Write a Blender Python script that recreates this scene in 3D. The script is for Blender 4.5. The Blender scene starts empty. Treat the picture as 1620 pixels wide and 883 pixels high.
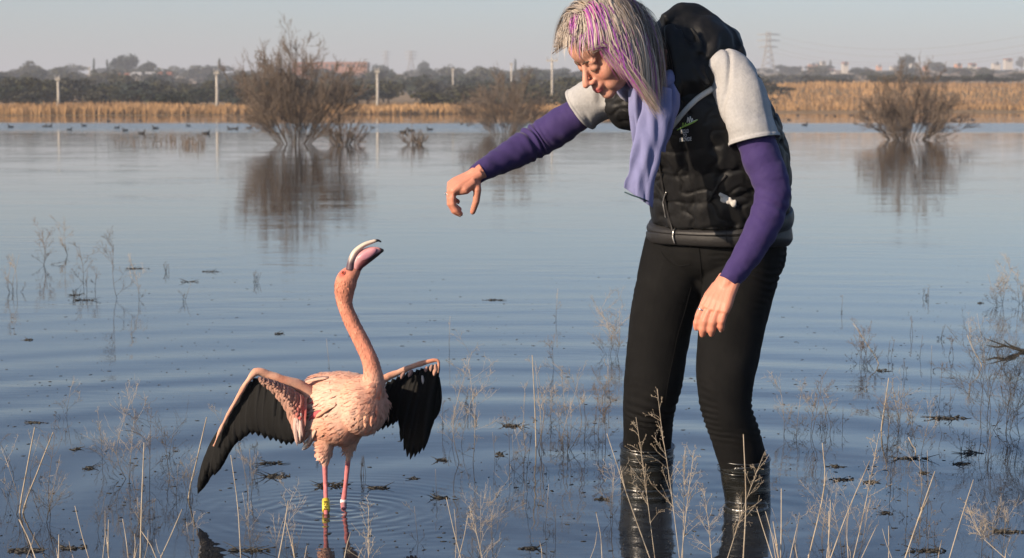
import bpy, bmesh, math, random, os
import numpy as np
from mathutils import Vector, Matrix
from mathutils.bvhtree import BVHTree

SC = bpy.context.scene
COL = SC.collection
PI = math.pi
random.seed(7)
RNG = np.random.default_rng(11)

# ------------------------------------------------------------------ camera
F_PX, HORIZON, CAM_H = 3240.0, 158.0, 1.19          # for a 1620 x 883 frame
PITCH = math.atan((441.5 - HORIZON) / F_PX)
cam_d = bpy.data.cameras.new('camera')
cam = bpy.data.objects.new('camera', cam_d); COL.objects.link(cam)
cam_d.sensor_width = 36.0; cam_d.lens = F_PX / 1620 * 36.0
cam_d.clip_start = 0.1; cam_d.clip_end = 60000
cam.location = (0, 0, CAM_H)
cam.rotation_euler = (PI / 2 - PITCH, 0, 0)
cam_d.dof.use_dof = True; cam_d.dof.focus_distance = 5.9; cam_d.dof.aperture_fstop = 9.0
SC.camera = cam

# ------------------------------------------------------------------ sky, sun, exposure
SUN_AZ, SUN_EL = math.radians(56), math.radians(22)   # azimuth to the left of straight behind the camera
SUN_DIR = Vector((-math.sin(SUN_AZ) * math.cos(SUN_EL), -math.cos(SUN_AZ) * math.cos(SUN_EL), math.sin(SUN_EL)))
world = bpy.data.worlds.new('World'); SC.world = world; world.use_nodes = True
wn = world.node_tree
sky = wn.nodes.new('ShaderNodeTexSky'); sky.sky_type = 'NISHITA'; sky.sun_disc = False
sky.sun_elevation = SUN_EL; sky.sun_rotation = math.atan2(SUN_DIR.x, SUN_DIR.y) % (2 * PI)
sky.altitude = 1200; sky.air_density = 1.0; sky.dust_density = 2.3; sky.ozone_density = 3.6
bg = wn.nodes['Background']; bg.inputs[1].default_value = 0.100
wn.links.new(sky.outputs[0], bg.inputs[0])
sun_d = bpy.data.lights.new('sun', 'SUN'); sun_d.energy = 5.0; sun_d.angle = math.radians(0.6)
sun_d.color = (1.0, 0.81, 0.61)
sun = bpy.data.objects.new('sun', sun_d); COL.objects.link(sun)
sun.rotation_euler = SUN_DIR.to_track_quat('Z', 'Y').to_euler()
SC.view_settings.view_transform = 'Standard'; SC.view_settings.look = 'None'
SC.view_settings.exposure = 0.50; SC.view_settings.gamma = 1.0
SC.view_settings.use_curve_mapping = False
SC.cycles.use_denoising = True
SC.cycles.max_bounces = 6; SC.cycles.transparent_max_bounces = 4; SC.cycles.volume_bounces = 0
SC.cycles.caustics_reflective = False; SC.cycles.caustics_refractive = False

# ------------------------------------------------------------------ helpers: places
def P(px, py, Y):
    """world point seen at photo pixel (px, py) at distance Y in front of the camera"""
    x = (px - 810.0) / F_PX; up = (441.5 - py) / F_PX
    dy = math.cos(PITCH) + up * math.sin(PITCH); dz = -math.sin(PITCH) + up * math.cos(PITCH)
    t = Y / dy
    return np.array((x * t, Y, CAM_H + dz * t))
def W(px, py, z=0.0):
    """point of the water surface seen at a photo pixel"""
    up = (441.5 - py) / F_PX
    dy = math.cos(PITCH) + up * math.sin(PITCH); dz = -math.sin(PITCH) + up * math.cos(PITCH)
    return P(px, py, (z - CAM_H) / dz * dy)
def norm(v):
    v = np.asarray(v, float)
    return v / (math.sqrt(v[0] * v[0] + v[1] * v[1] + v[2] * v[2]) + 1e-12)
def lerp(a, b, t): return a + (b - a) * t
def sstep(a, b, x):
    t = np.clip((np.asarray(x, float) - a) / (b - a), 0, 1); return t * t * (3 - 2 * t)
_nz = {}
def fnoise(p, scale=1.0, seed=0, octaves=3):
    """smooth pseudo noise in about -1..1 for an (n,3) array"""
    p = np.atleast_2d(np.asarray(p, float)) * scale
    out = np.zeros(len(p)); amp = 1.0; tot = 0
    for o in range(octaves):
        key = (seed, o)
        if key not in _nz:
            r = np.random.default_rng(seed * 131 + o * 17 + 5)
            d = r.normal(size=(7, 3)); d /= np.linalg.norm(d, axis=1)[:, None]
            _nz[key] = (d * r.uniform(.7, 1.5, (7, 1)), r.uniform(0, 6.28, 7))
        d, ph = _nz[key]
        out += amp * np.sin(p @ d.T * 2.2 + ph).sum(1) / 3.2
        tot += amp; amp *= .5; p = p * 2.03
    return out / tot
def spline(pts, n):
    """Catmull-Rom through rows of pts (any number of columns), n samples"""
    p = np.asarray(pts, float); m = len(p)
    seg = np.r_[0, np.cumsum(np.maximum(np.linalg.norm(np.diff(p[:, :3], axis=0), axis=1), 1e-6))]
    q = np.vstack([2 * p[0] - p[1], p, 2 * p[-1] - p[-2]])
    out = []
    for s in np.linspace(0, seg[-1], n):
        i = min(max(np.searchsorted(seg, s, 'right') - 1, 0), m - 2)
        t = (s - seg[i]) / (seg[i + 1] - seg[i])
        a, b, c, d = q[i], q[i + 1], q[i + 2], q[i + 3]
        out.append(.5 * (2 * b + (c - a) * t + (2 * a - 5 * b + 4 * c - d) * t * t + (3 * b - a - 3 * c + d) * t ** 3))
    return np.array(out)

# ------------------------------------------------------------------ helpers: geometry
class MB:
    """collects verts and faces (and a colour for each vert)"""
    def __init__(s): s.v = []; s.f = []; s.c = []; s.n = 0; s.q = {}
    def add(s, v, f, c=None):
        v = np.asarray(v, float); s.v.append(v); k = s.n
        s.f.extend([tuple(i + k for i in q) for q in f]); s.n += len(v)
        if c is not None:
            c = np.asarray(c, float); s.c.append(np.tile(c, (len(v), 1)) if c.ndim == 1 else c)
    def twig(s, pts, rad, sides=3, c=None):
        """thin tube without caps, built together with all the others of its length"""
        pts = np.asarray(pts, float); n = len(pts); s.q.setdefault((n, sides), []).append((pts, np.broadcast_to(np.asarray(rad, float), (n,)), None if c is None else np.broadcast_to(c, (n, 3))))
    def flush(s):
        for (n, sides), L in s.q.items():
            p = np.array([a for a, _, _ in L]); rad = np.array([b for _, b, _ in L]); m = len(L)
            T = np.gradient(p, axis=1); T /= np.linalg.norm(T, axis=2)[..., None] + 1e-12
            ref = np.where((np.abs(T[..., 2]).mean(1) < .8)[:, None], np.array((0, 0, 1.0)), np.array((1.0, 0, 0)))
            A = np.cross(T, ref[:, None]); A /= np.linalg.norm(A, axis=2)[..., None] + 1e-12; B = np.cross(T, A); th = np.arange(sides) * 2 * PI / sides
            v = p[:, :, None] + rad[:, :, None, None] * (np.cos(th)[None, None, :, None] * A[:, :, None] + np.sin(th)[None, None, :, None] * B[:, :, None])
            f0 = np.array(ringfaces(n, sides, False)); f = (f0[None] + (np.arange(m) * n * sides)[:, None, None]).reshape(-1, 4) + s.n
            s.v.append(v.reshape(-1, 3)); s.f.extend(map(tuple, f.tolist())); s.n += m * n * sides
            if L[0][2] is not None: s.c.append(np.repeat(np.array([c for _, _, c in L]).reshape(-1, 3), sides, axis=0))
        s.q = {}
    def tube(s, pts, rad, sides=5, c=None, cap=True):
        pts = np.asarray(pts, float); n = len(pts); rad = np.broadcast_to(np.asarray(rad, float), (n,))
        T = np.gradient(pts, axis=0); T /= np.linalg.norm(T, axis=1)[:, None] + 1e-12
        ref = np.array((0, 0, 1.0)) if abs(T[:, 2]).mean() < .8 else np.array((1.0, 0, 0))
        A = np.cross(T, ref); A /= np.linalg.norm(A, axis=1)[:, None] + 1e-12
        B = np.cross(T, A); th = np.arange(sides) * 2 * PI / sides
        v = pts[:, None] + rad[:, None, None] * (np.cos(th)[None, :, None] * A[:, None] + np.sin(th)[None, :, None] * B[:, None])
        v = v.reshape(-1, 3); f = ringfaces(n, sides, cap)
        if c is not None and np.ndim(c) == 2: c = np.repeat(np.asarray(c), sides, axis=0)
        s.add(v, f, c)
    def ell(s, c, R, axes=None, nu=20, nv=14, col=None):
        """ellipsoid: centre, radii and three axis rows"""
        th = np.arange(nu) * 2 * PI / nu; ph = (np.arange(nv) + .5) / nv * PI
        d = np.array([(math.sin(p) * math.cos(t), math.sin(p) * math.sin(t), math.cos(p)) for p in ph for t in th]) * np.asarray(R)
        if axes is not None: d = d @ np.asarray(axes)
        s.add(d + np.asarray(c), ringfaces(nv, nu, True), col)
    def box(s, c, size, axes=None, col=None):
        d = np.array([(x, y, z) for x in (-1, 1) for y in (-1, 1) for z in (-1, 1)]) * np.asarray(size) / 2
        if axes is not None: d = d @ np.asarray(axes)
        s.add(d + np.asarray(c), [(0, 1, 3, 2), (4, 6, 7, 5), (0, 4, 5, 1), (2, 3, 7, 6), (0, 2, 6, 4), (1, 5, 7, 3)], col)
    def arr(s): s.flush(); return np.vstack(s.v)
    def build(s, name, mat, parent=None, smooth=True, origin=None):
        s.flush(); return mk(name, s.arr(), s.f, mat, parent, smooth, np.vstack(s.c) if s.c else None, origin)
def ringfaces(n, m, cap=True):
    f = [(i * m + j, i * m + (j + 1) % m, (i + 1) * m + (j + 1) % m, (i + 1) * m + j) for i in range(n - 1) for j in range(m)]
    if cap: f.append(tuple(range(m))[::-1]); f.append(tuple((n - 1) * m + j for j in range(m)))
    return f
def wloc(o):
    v = np.zeros(3)
    while o is not None: v = v + np.array(o.location); o = o.parent
    return v
def mk(name, v, f, mat, parent=None, smooth=True, col=None, origin=None):
    """one mesh object; v in world coordinates. origin: where a top-level mesh has its base"""
    v = np.asarray(v, float); off = np.zeros(3)
    if parent is not None: off = wloc(parent)
    elif origin is not None: off = np.asarray(origin, float)
    me = bpy.data.meshes.new(name); me.from_pydata((v - off).tolist(), [], f if not len(f) or isinstance(f[0][0], int) else [tuple(map(int, q)) for q in f])
    if smooth: me.polygons.foreach_set('use_smooth', np.ones(len(me.polygons), bool))
    if col is not None:
        a = me.color_attributes.new('Col', 'FLOAT_COLOR', 'POINT')
        c = np.ones((len(v), 4)); c[:, :3] = col; a.data.foreach_set('color', c.ravel())
    for m in (mat if isinstance(mat, (list, tuple)) else [mat]): me.materials.append(m)
    me.update()
    o = bpy.data.objects.new(name, me); COL.objects.link(o)
    if parent is not None: o.parent = parent
    elif origin is not None: o.location = off
    return o
def tag(o, label=None, cat=None, group=None, kind=None):
    for k, x in (('label', label), ('category', cat), ('group', group), ('kind', kind)):
        if x: o[k] = x
    return o
def thing(name, label, cat, loc=(0, 0, 0), group=None):
    o = bpy.data.objects.new(name, None); COL.objects.link(o); o.location = loc; o.empty_display_size = .1
    return tag(o, label, cat, group)
def copy_tree(o, parent=None, loc=None, rz=None, sc=None, label=None, group=None):
    c = o.copy(); COL.objects.link(c); c.parent = parent
    if loc is not None: c.location = loc
    if rz is not None: c.rotation_euler = (0, 0, rz)
    if sc is not None: c.scale = sc if np.ndim(sc) else (sc, sc, sc)
    if label: c['label'] = label
    if group: c['group'] = group
    for ch in list(o.children): copy_tree(ch, c)
    return c
def remesh(mb, voxel, smooth=2, fac=.5):
    """union of closed shapes as one continuous surface -> verts, faces"""
    me = bpy.data.meshes.new('tmp'); me.from_pydata(mb.arr().tolist(), [], mb.f)
    o = bpy.data.objects.new('tmp', me); COL.objects.link(o)
    m = o.modifiers.new('r', 'REMESH'); m.mode = 'VOXEL'; m.voxel_size = voxel
    if smooth:
        k = o.modifiers.new('s', 'SMOOTH'); k.iterations = smooth; k.factor = fac
    dg = bpy.context.evaluated_depsgraph_get(); e = o.evaluated_get(dg); t = e.to_mesh()
    v = np.empty(len(t.vertices) * 3); t.vertices.foreach_get('co', v); v = v.reshape(-1, 3)
    nn = np.empty(len(t.vertices) * 3); t.vertices.foreach_get('normal', nn); nn = nn.reshape(-1, 3)
    f = [tuple(p.vertices) for p in t.polygons]
    e.to_mesh_clear(); bpy.data.objects.remove(o); bpy.data.meshes.remove(me)
    return v, f, nn
def vnormals(v, f):
    n = np.zeros_like(v); fq = np.array([q[:4] if len(q) >= 4 else (*q[:3], q[2]) for q in f if len(q) <= 4])
    a = np.cross(v[fq[:, 2]] - v[fq[:, 0]], v[fq[:, 3]] - v[fq[:, 1]])
    for k in range(4): np.add.at(n, fq[:, k], a)
    return n / (np.linalg.norm(n, axis=1)[:, None] + 1e-12)
def relax(v, f, w, it):
    """smooth a quad mesh where the weight w is high"""
    q = np.array(f); e = np.vstack([q[:, (0, 1)], q[:, (1, 2)], q[:, (2, 3)], q[:, (3, 0)]]); e = np.vstack([e, e[:, ::-1]]); cnt = np.bincount(e[:, 0], minlength=len(v))[:, None]
    for _ in range(it):
        a = np.stack([np.bincount(e[:, 0], v[e[:, 1], k], len(v)) for k in range(3)], 1) / np.maximum(cnt, 1)
        v = v + (a - v) * w[:, None]
    return v
def limb(pts, n, sides, disp=None, ref=(0, 1, 0), flat=None, cap=True):
    """loft along a spline; rows (x, y, z, r) or (x, y, z, ra, rb). disp(t, th, v) -> extra radius"""
    q = spline(pts, n); c = q[:, :3]; ra = q[:, 3]; rb = q[:, 4] if q.shape[1] > 4 else ra
    T = np.gradient(c, axis=0); T /= np.linalg.norm(T, axis=1)[:, None] + 1e-12
    R = np.tile(np.asarray(ref, float), (n, 1)); A = R - (R * T).sum(1)[:, None] * T
    A /= np.linalg.norm(A, axis=1)[:, None] + 1e-12; B = np.cross(T, A)
    th = np.arange(sides) * 2 * PI / sides
    dirs = np.cos(th)[None, :, None] * A[:, None] * ra[:, None, None] + np.sin(th)[None, :, None] * B[:, None] * rb[:, None, None]
    v = c[:, None] + dirs
    if disp is not None:
        tt = np.repeat(np.linspace(0, 1, n), sides); tth = np.tile(th, n)
        d = disp(tt, tth, v.reshape(-1, 3)).reshape(n, sides)
        u = dirs / (np.linalg.norm(dirs, axis=2)[:, :, None] + 1e-9)
        v = v + u * d[:, :, None]
    return v.reshape(-1, 3), ringfaces(n, sides, cap)

# ------------------------------------------------------------------ helpers: materials
class NT:
    def __init__(s, name):
        s.m = bpy.data.materials.new(name); s.m.use_nodes = True; s.t = s.m.node_tree
        s.b = s.t.nodes['Principled BSDF']; s.out = s.t.nodes['Material Output']
    def n(s, typ, **kw):
        k = s.t.nodes.new(typ)
        for a, b in kw.items(): setattr(k, a, b)
        return k
    def l(s, a, b): s.t.links.new(a, b)
    def val(s, x, sock):
        if hasattr(x, 'is_linked') or hasattr(x, 'links'): s.l(x, sock)
        else: sock.default_value = x
    def math(s, op, a, b=0.0, c=0.0):
        k = s.n('ShaderNodeMath', operation=op)
        s.val(a, k.inputs[0]); s.val(b, k.inputs[1])
        if op in ('MULTIPLY_ADD',): s.val(c, k.inputs[2])
        return k.outputs[0]
    def noise(s, vec, scale, detail=3, rough=.55):
        k = s.n('ShaderNodeTexNoise'); k.inputs['Scale'].default_value = scale
        k.inputs['Detail'].default_value = detail; k.inputs['Roughness'].default_value = rough
        if vec is not None: s.l(vec, k.inputs['Vector'])
        return k
    def mix(s, fac, a, b, blend='MIX'):
        k = s.n('ShaderNodeMix', data_type='RGBA', blend_type=blend)
        s.val(fac, k.inputs[0])
        for x, i in ((a, 6), (b, 7)):
            if hasattr(x, 'links'): s.l(x, k.inputs[i])
            else: k.inputs[i].default_value = (*x, 1)
        return k.outputs[2]
    def ramp(s, x, lo, hi):
        k = s.n('ShaderNodeMapRange'); s.l(x, k.inputs[0]); k.inputs[1].default_value = lo; k.inputs[2].default_value = hi
        return k.outputs[0]
def mat(name, col=(.5, .5, .5), rough=.6, var=.25, vscale=30, bump=0.0, bscale=200, spec=.4, attr=False, sheen=0, sss=0, coat=0, trans=0, dark=None, metal=0):
    """procedural material: base colour (or the Col attribute) varied by noise, with fine relief"""
    N = NT(name); co = N.n('ShaderNodeTexCoord').outputs['Object']
    if attr: base = N.n('ShaderNodeAttribute', attribute_name='Col').outputs['Color']
    else:
        k = N.n('ShaderNodeRGB'); k.outputs[0].default_value = (*col, 1); base = k.outputs[0]
    nz = N.noise(co, vscale, 4).outputs[0]
    hsv = N.n('ShaderNodeHueSaturation'); N.l(base, hsv.inputs['Color'])
    N.l(N.math('MULTIPLY_ADD', nz, 2 * var, 1 - var), hsv.inputs['Value'])
    c = hsv.outputs[0]
    if dark: c = N.mix(N.ramp(N.noise(co, dark[1], 5).outputs[0], .5, .72), c, dark[0])
    N.l(c, N.b.inputs['Base Color'])
    N.b.inputs['Roughness'].default_value = rough; N.b.inputs['Specular IOR Level'].default_value = spec
    N.b.inputs['Metallic'].default_value = metal
    if sheen: N.b.inputs['Sheen Weight'].default_value = sheen
    if coat: N.b.inputs['Coat Weight'].default_value = coat
    if sss:
        N.b.inputs['Subsurface Weight'].default_value = sss; N.b.inputs['Subsurface Scale'].default_value = .01
        N.b.inputs['Subsurface Radius'].default_value = (1, .35, .2)
    if bump:
        bp = N.n('ShaderNodeBump'); bp.inputs['Strength'].default_value = 1.0; bp.inputs['Distance'].default_value = bump
        N.l(N.noise(co, bscale, 3).outputs[0], bp.inputs['Height']); N.l(bp.outputs[0], N.b.inputs['Normal'])
    return N.m
# ================================================================== the setting
SHORE = lambda x: 156.0 + 45.0 * sstep(-45, 55, x)
def ground_z(x, y):
    x = np.asarray(x, float); y = np.asarray(y, float); s = SHORE(x * 160.0 / np.maximum(y, 160.0))
    z = -.16 + .40 * sstep(-6, 3, y - s) + 20.0 * sstep(190, 1700, y) + .25 * sstep(0, 60, y - s)
    z = z + 2.5 * sstep(2, 34, x * 200.0 / np.maximum(y, 200.0)) * sstep(5, 85, y - s)
    far = sstep(150, 260, y)
    z = z + far * .5 * np.sin(x * .045 + 1.3) * np.sin(y * .03 + .4)
    return z
def dirt_mat():
    N = NT('dry_ground'); co = N.n('ShaderNodeTexCoord').outputs['Object']
    a = N.mix(N.ramp(N.noise(co, .05, 5).outputs[0], .4, .62), (.27, .17, .085), (.13, .115, .065))
    b = N.mix(N.ramp(N.noise(co, 1.3, 5).outputs[0], .35, .7), a, (.34, .22, .11))
    N.l(b, N.b.inputs['Base Color']); N.b.inputs['Roughness'].default_value = .95
    N.b.inputs['Specular IOR Level'].default_value = .1
    return N.m
ys = np.r_[np.linspace(-30, 120, 14), np.linspace(126, 300, 70), np.geomspace(306, 6000, 60)]
us = np.linspace(-1, 1, 81)
gv = np.array([(u * (70 + abs(y) * .75), y, 0) for y in ys for u in us])
gv[:, 2] = ground_z(gv[:, 0], gv[:, 1])
gf = [(i * 81 + j, i * 81 + j + 1, (i + 1) * 81 + j + 1, (i + 1) * 81 + j) for i in range(len(ys) - 1) for j in range(80)]
tag(mk('ground', gv, gf, dirt_mat()), kind='structure')

# ---- water
LEG_A, LEG_B = W(516, 813), W(543, 804)
BOOT_A, BOOT_B = W(1024, 790), W(1180, 810)
def water_mat():
    N = NT('lake_water'); pos = N.n('ShaderNodeNewGeometry').outputs['Position']
    sep = N.n('ShaderNodeSeparateXYZ'); N.l(pos, sep.inputs[0]); X, Y = sep.outputs[0], sep.outputs[1]
    def radius(c):
        dx = N.math('SUBTRACT', X, float(c[0])); dy = N.math('SUBTRACT', Y, float(c[1]))
        return N.math('SQRT', N.math('ADD', N.math('MULTIPLY', dx, dx), N.math('MULTIPLY', dy, dy)))
    def warp(r, amt, sc):
        nz = N.noise(pos, sc, 2).outputs[0]
        return N.math('ADD', r, N.math('MULTIPLY', N.math('SUBTRACT', nz, .5), amt))
    def rings(c, lam, amp, r0, fall, ph=0.0, w=.03, ws=1.5):
        r = radius(c); s = N.math('SINE', N.math('MULTIPLY_ADD', warp(r, w, ws), 2 * PI / lam, ph))
        rise = N.ramp(r, 0.0, r0)
        e = N.math('EXPONENT', N.math('MULTIPLY', r, -1.0 / fall))
        return N.math('MULTIPLY', N.math('MULTIPLY', s, amp), N.math('MULTIPLY', e, rise))
    mid = (BOOT_A + BOOT_B + LEG_A) / 3
    terms = [rings(LEG_A, .055, .0009, .05, .17, w=.05, ws=5), rings(LEG_B, .047, .0006, .05, .18, 1.0, w=.04, ws=6),
             rings(BOOT_A, .13, .0004, .12, .55), rings(BOOT_B, .12, .0004, .12, .55, 2.0),
             rings(mid, .62, .0052, 1.6, 2.6, w=.35, ws=.55), rings(LEG_A, .37, .0009, 1.4, 2.6, 1.0, w=.3, ws=.7)]
    # fine breeze ripples, longer across the view
    mp = N.n('ShaderNodeMapping'); N.l(pos, mp.inputs[0]); mp.inputs['Scale'].default_value = (2.0, 5.5, 1)
    gust = N.math('MULTIPLY_ADD', N.ramp(N.noise(pos, .33, 3).outputs[0], .40, .66), 1.9, .25)
    breeze = N.math('MULTIPLY', N.math('MULTIPLY', N.noise(mp.outputs[0], 1.0, 3, .5).outputs[0], .0018), gust)
    mp2 = N.n('ShaderNodeMapping'); N.l(pos, mp2.inputs[0]); mp2.inputs['Scale'].default_value = (.35, 1.3, 1)
    swell = N.math('MULTIPLY', N.noise(mp2.outputs[0], 1.0, 2, .5).outputs[0], .006)
    far = N.ramp(Y, 11.0, 30.0)
    h = N.math('ADD', breeze, N.math('MULTIPLY', swell, far))
    for t in terms: h = N.math('ADD', h, t)
    # wind-ruffled strip out on the lake
    mp3 = N.n('ShaderNodeMapping'); N.l(pos, mp3.inputs[0]); mp3.inputs['Scale'].default_value = (.02, .10, 1)
    wob = N.math('MULTIPLY', N.math('SUBTRACT', N.noise(mp3.outputs[0], 1.0, 3).outputs[0], .5), 22.0)
    Yw = N.math('ADD', Y, wob)
    strip = N.math('MULTIPLY', N.ramp(Yw, 74.0, 82.0), N.math('SUBTRACT', 1.0, N.ramp(Yw, 101.0, 107.0)))
    fine = N.noise(pos, 7.0, 2).outputs[0]
    h = N.math('ADD', h, N.math('MULTIPLY', N.math('MULTIPLY', fine, strip), .03))
    bp = N.n('ShaderNodeBump'); bp.inputs['Strength'].default_value = 1.0; bp.inputs['Distance'].default_value = 1.0
    N.l(h, bp.inputs['Height']); N.l(bp.outputs[0], N.b.inputs['Normal'])
    murk = N.mix(N.ramp(N.noise(pos, .8, 4).outputs[0], .35, .7), (.018, .022, .030), (.026, .028, .030))
    N.l(murk, N.b.inputs['Base Color'])
    N.l(N.math('MULTIPLY_ADD', strip, .10, .025), N.b.inputs['Roughness'])
    N.b.inputs['IOR'].default_value = 1.36; N.b.inputs['Specular IOR Level'].default_value = .5
    return N.m
wv = [(-260, -30, 0), (260, -30, 0), (260, 330, 0), (-260, 330, 0)]
tag(mk('lake_water', wv, [(0, 1, 2, 3)], water_mat(), smooth=False), kind='structure')

# ---- dry reeds and grass on the far bank (one mass)
def reeds():
    n = 40000; r = np.random.default_rng(3)
    x = r.uniform(-98, 108, n); k = r.random(n) ** 1.6
    y = SHORE(x) - 1.5 + k * (26 + 70 * sstep(0, 30, x))
    clump = fnoise(np.c_[x, y, x * 0], .35, 4, 2)
    hgt = (r.uniform(.40, .85, n) + .26 * clump) * (1 + .30 * fnoise(np.c_[x, y * .3, x * 0], .11, 9, 3))
    hgt = np.clip(hgt * .86, .2, 1.2); z = ground_z(x, y)
    w = r.uniform(.03, .075, n); lean = r.normal(0, .10, n) * hgt; a = r.uniform(-.5, .5, n)
    b = np.c_[x, y, z - .05]; ax = np.c_[np.cos(a), np.sin(a), 0 * a]
    v = np.empty((n, 5, 3))
    v[:, 0] = b - ax * w[:, None]; v[:, 1] = b + ax * w[:, None]
    m = b + np.c_[lean * .35, 0 * lean, hgt * .6]; v[:, 2] = m - ax * w[:, None] * .8; v[:, 3] = m + ax * w[:, None] * .8
    v[:, 4] = b + np.c_[lean, 0 * lean, hgt]
    f = []
    for i in range(n):
        q = i * 5; f += [(q, q + 1, q + 3, q + 2), (q + 2, q + 3, q + 4)]
    base = np.array((.35, .22, .118)); t = r.random((n, 1))
    c = base * (.62 + .55 * r.random((n, 1))) + np.array((.06, .02, -.01)) * t
    c = c * (1 + .22 * clump[:, None]) * (1 + .28 * fnoise(np.c_[x, y, x * 0], .06, 12, 3)[:, None] * np.array((1, 1, .8))); c = np.where(r.random((n, 1)) < .10, c * .45, c)
    o = mk('dry_reeds', v.reshape(-1, 3), f, mat('reed', attr=True, rough=.85, var=.15, vscale=2, spec=.15), smooth=False, col=np.repeat(np.clip(c, .02, .8), 5, axis=0))
    tag(o, 'tawny band of dry reeds and grass along the far shore', 'reeds', kind='stuff')
reeds()

# ---- trees far behind
M_LEAF = [mat('scrub_leaf_%s' % n, c, .8, .45, .9, spec=.15) for n, c in (('olive', (.060, .058, .030)), ('grey', (.062, .060, .044)), ('dark', (.034, .042, .026)), ('blue', (.040, .050, .040)))]
M_BARK = mat('scrub_bark', (.10, .08, .06), .9, .3, 4)
def tree_mesh(kind, seed):
    """unit tree: height 1, width about 1"""
    r = np.random.default_rng(seed); tr = MB(); cr = MB()
    if kind == 'scrub':
        cl = [(r.normal(0, .20), r.normal(0, .20), r.uniform(.28, .78), r.uniform(.13, .26)) for _ in range(15)]; n, q, top = 900, .055, .9
    elif kind == 'tall':
        cl = [(r.normal(0, .17), r.normal(0, .17), r.uniform(.35, .88), r.uniform(.10, .2)) for _ in range(16)]; n, q, top = 900, .045, .96
    elif kind == 'dome':
        cl = [(.34 * math.cos(a) * s, .34 * math.sin(a) * s, .42 + .36 * (1 - s * s) + r.normal(0, .03), r.uniform(.14, .22)) for a, s in zip(r.uniform(0, 6.28, 18), np.sqrt(r.random(18)))]; n, q, top = 1000, .05, .93
    else:
        cl = [(r.normal(0, .04), r.normal(0, .04), z, .24 * (1 - z * .88) + .04) for z in np.linspace(.12, .93, 12)]; n, q, top = 800, .06, 1
    tr.tube([(0, 0, -.08), (.01, 0, .25), (.0, .02, .5)], (.035, .028, .015), 5)
    for c in cl[:8]:
        tr.tube([(0, 0, .18 + .1 * r.random()), (c[0] * .5, c[1] * .5, c[2] * .7), (c[0], c[1], c[2])], (.018, .012, .005), 3)
    for i in range(n):
        c = cl[r.integers(len(cl))]; d = norm(r.normal(size=3)); rad = c[3] * (.55 + .5 * r.random() ** .5)
        p = np.array(c[:3]) + d * rad * np.array((1, 1, .8)); a = norm(r.normal(size=3)); b = norm(np.cross(a, r.normal(size=3)))
        s = q * r.uniform(.4, 1.1)
        cr.add([p - a * s - b * s * .5, p + a * s - b * s * .6, p + a * s * .7 + b * s * .6, p - a * s * .6 + b * s * .5], [(0, 1, 2, 3)])
    return tr, cr
def tree_proto(kind, seed, leaf, name):
    tr, cr = tree_mesh(kind, seed); root = thing(name, 'x', 'tree')
    tr.build('trunk', M_BARK, root); cr.build('crown', leaf, root, smooth=False)
    return root
PROTO = {'scrub': [tree_proto('scrub', s, M_LEAF[s % 4], 'scrub_tree') for s in range(5)],
         'tall': [tree_proto('tall', 20 + s, M_LEAF[(3, 2)[s]], 'eucalyptus_tree') for s in range(2)],
         'dome': [tree_proto('dome', 30 + s, M_LEAF[(3, 0)[s]], 'rounded_tree') for s in range(2)],
         'cone': [tree_proto('cone', 40, M_LEAF[3], 'cypress_tree')]}
def plant_tree(kind, px, Y, top_py, wpx, label, group=None, var=None):
    pr = PROTO[kind]; src = pr[var if var is not None else random.randrange(len(pr))]
    x = (px - 810) / F_PX * Y; z = float(ground_z(x, Y)); h = P(px, top_py, Y)[2] - z; w = wpx / F_PX * Y
    h = max(h, 1.2)
    c = copy_tree(src, None, (x, Y, z - .03 * h), random.uniform(0, 6.28), (w, w, h), label, group)
    return c
SKY = [('dome', 48, 93, 46, 620, 'broad rounded tree rising above the scrub at the far left edge'),
       ('dome', 96, 104, 42, 560, 'low rounded tree on the skyline between the dome tree and the dark cypresses'),
       ('cone', 152, 91, 11, 640, 'left one of the two narrow dark cypresses on the left skyline'),
       ('cone', 173, 93, 11, 650, 'right one of the two narrow dark cypresses, beside the tallest tree'),
       ('dome', 202, 79, 62, 700, 'tallest grey-green tree on the left skyline above the small houses'),
       ('dome', 238, 92, 40, 690, 'tree stepping down to the right of the tallest left skyline tree'),
       ('cone', 350, 91, 12, 720, 'small pointed tree on the skyline just left of the big bare bush'),
       ('dome', 672, 92, 26, 900, 'lumpy hazy tree on the skyline between the pylon and the woman\'s arm'),
       ('cone', 815, 92, 12, 800, 'narrow hazy conifer on the skyline above the second bare bush'),
       ('dome', 890, 103, 40, 700, 'hazy rounded tree on the skyline just left of the woman\'s hair'),
       ('dome', 1288, 97, 26, 1100, 'hazy round tree among the houses right of the woman'),
       ('cone', 1311, 95, 14, 1150, 'hazy upright tree among the houses right of the woman'),
       ('dome', 1433, 81, 36, 800, 'tall dark tree rising above the right-hand bare bush'),
       ('dome', 1478, 94, 36, 820, 'bushy tree on the skyline just right of the right-hand bare bush'),
       ('dome', 1232, 100, 34, 900, 'hazy tree at the foot of the large pylon'),
       ('dome', 1612, 88, 24, 1300, 'hazy tree on the skyline at the far right edge')]
for k, px, py, w, Y, lab in SKY: plant_tree(k, px, Y, py, w, lab)
random.seed(5)
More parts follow.
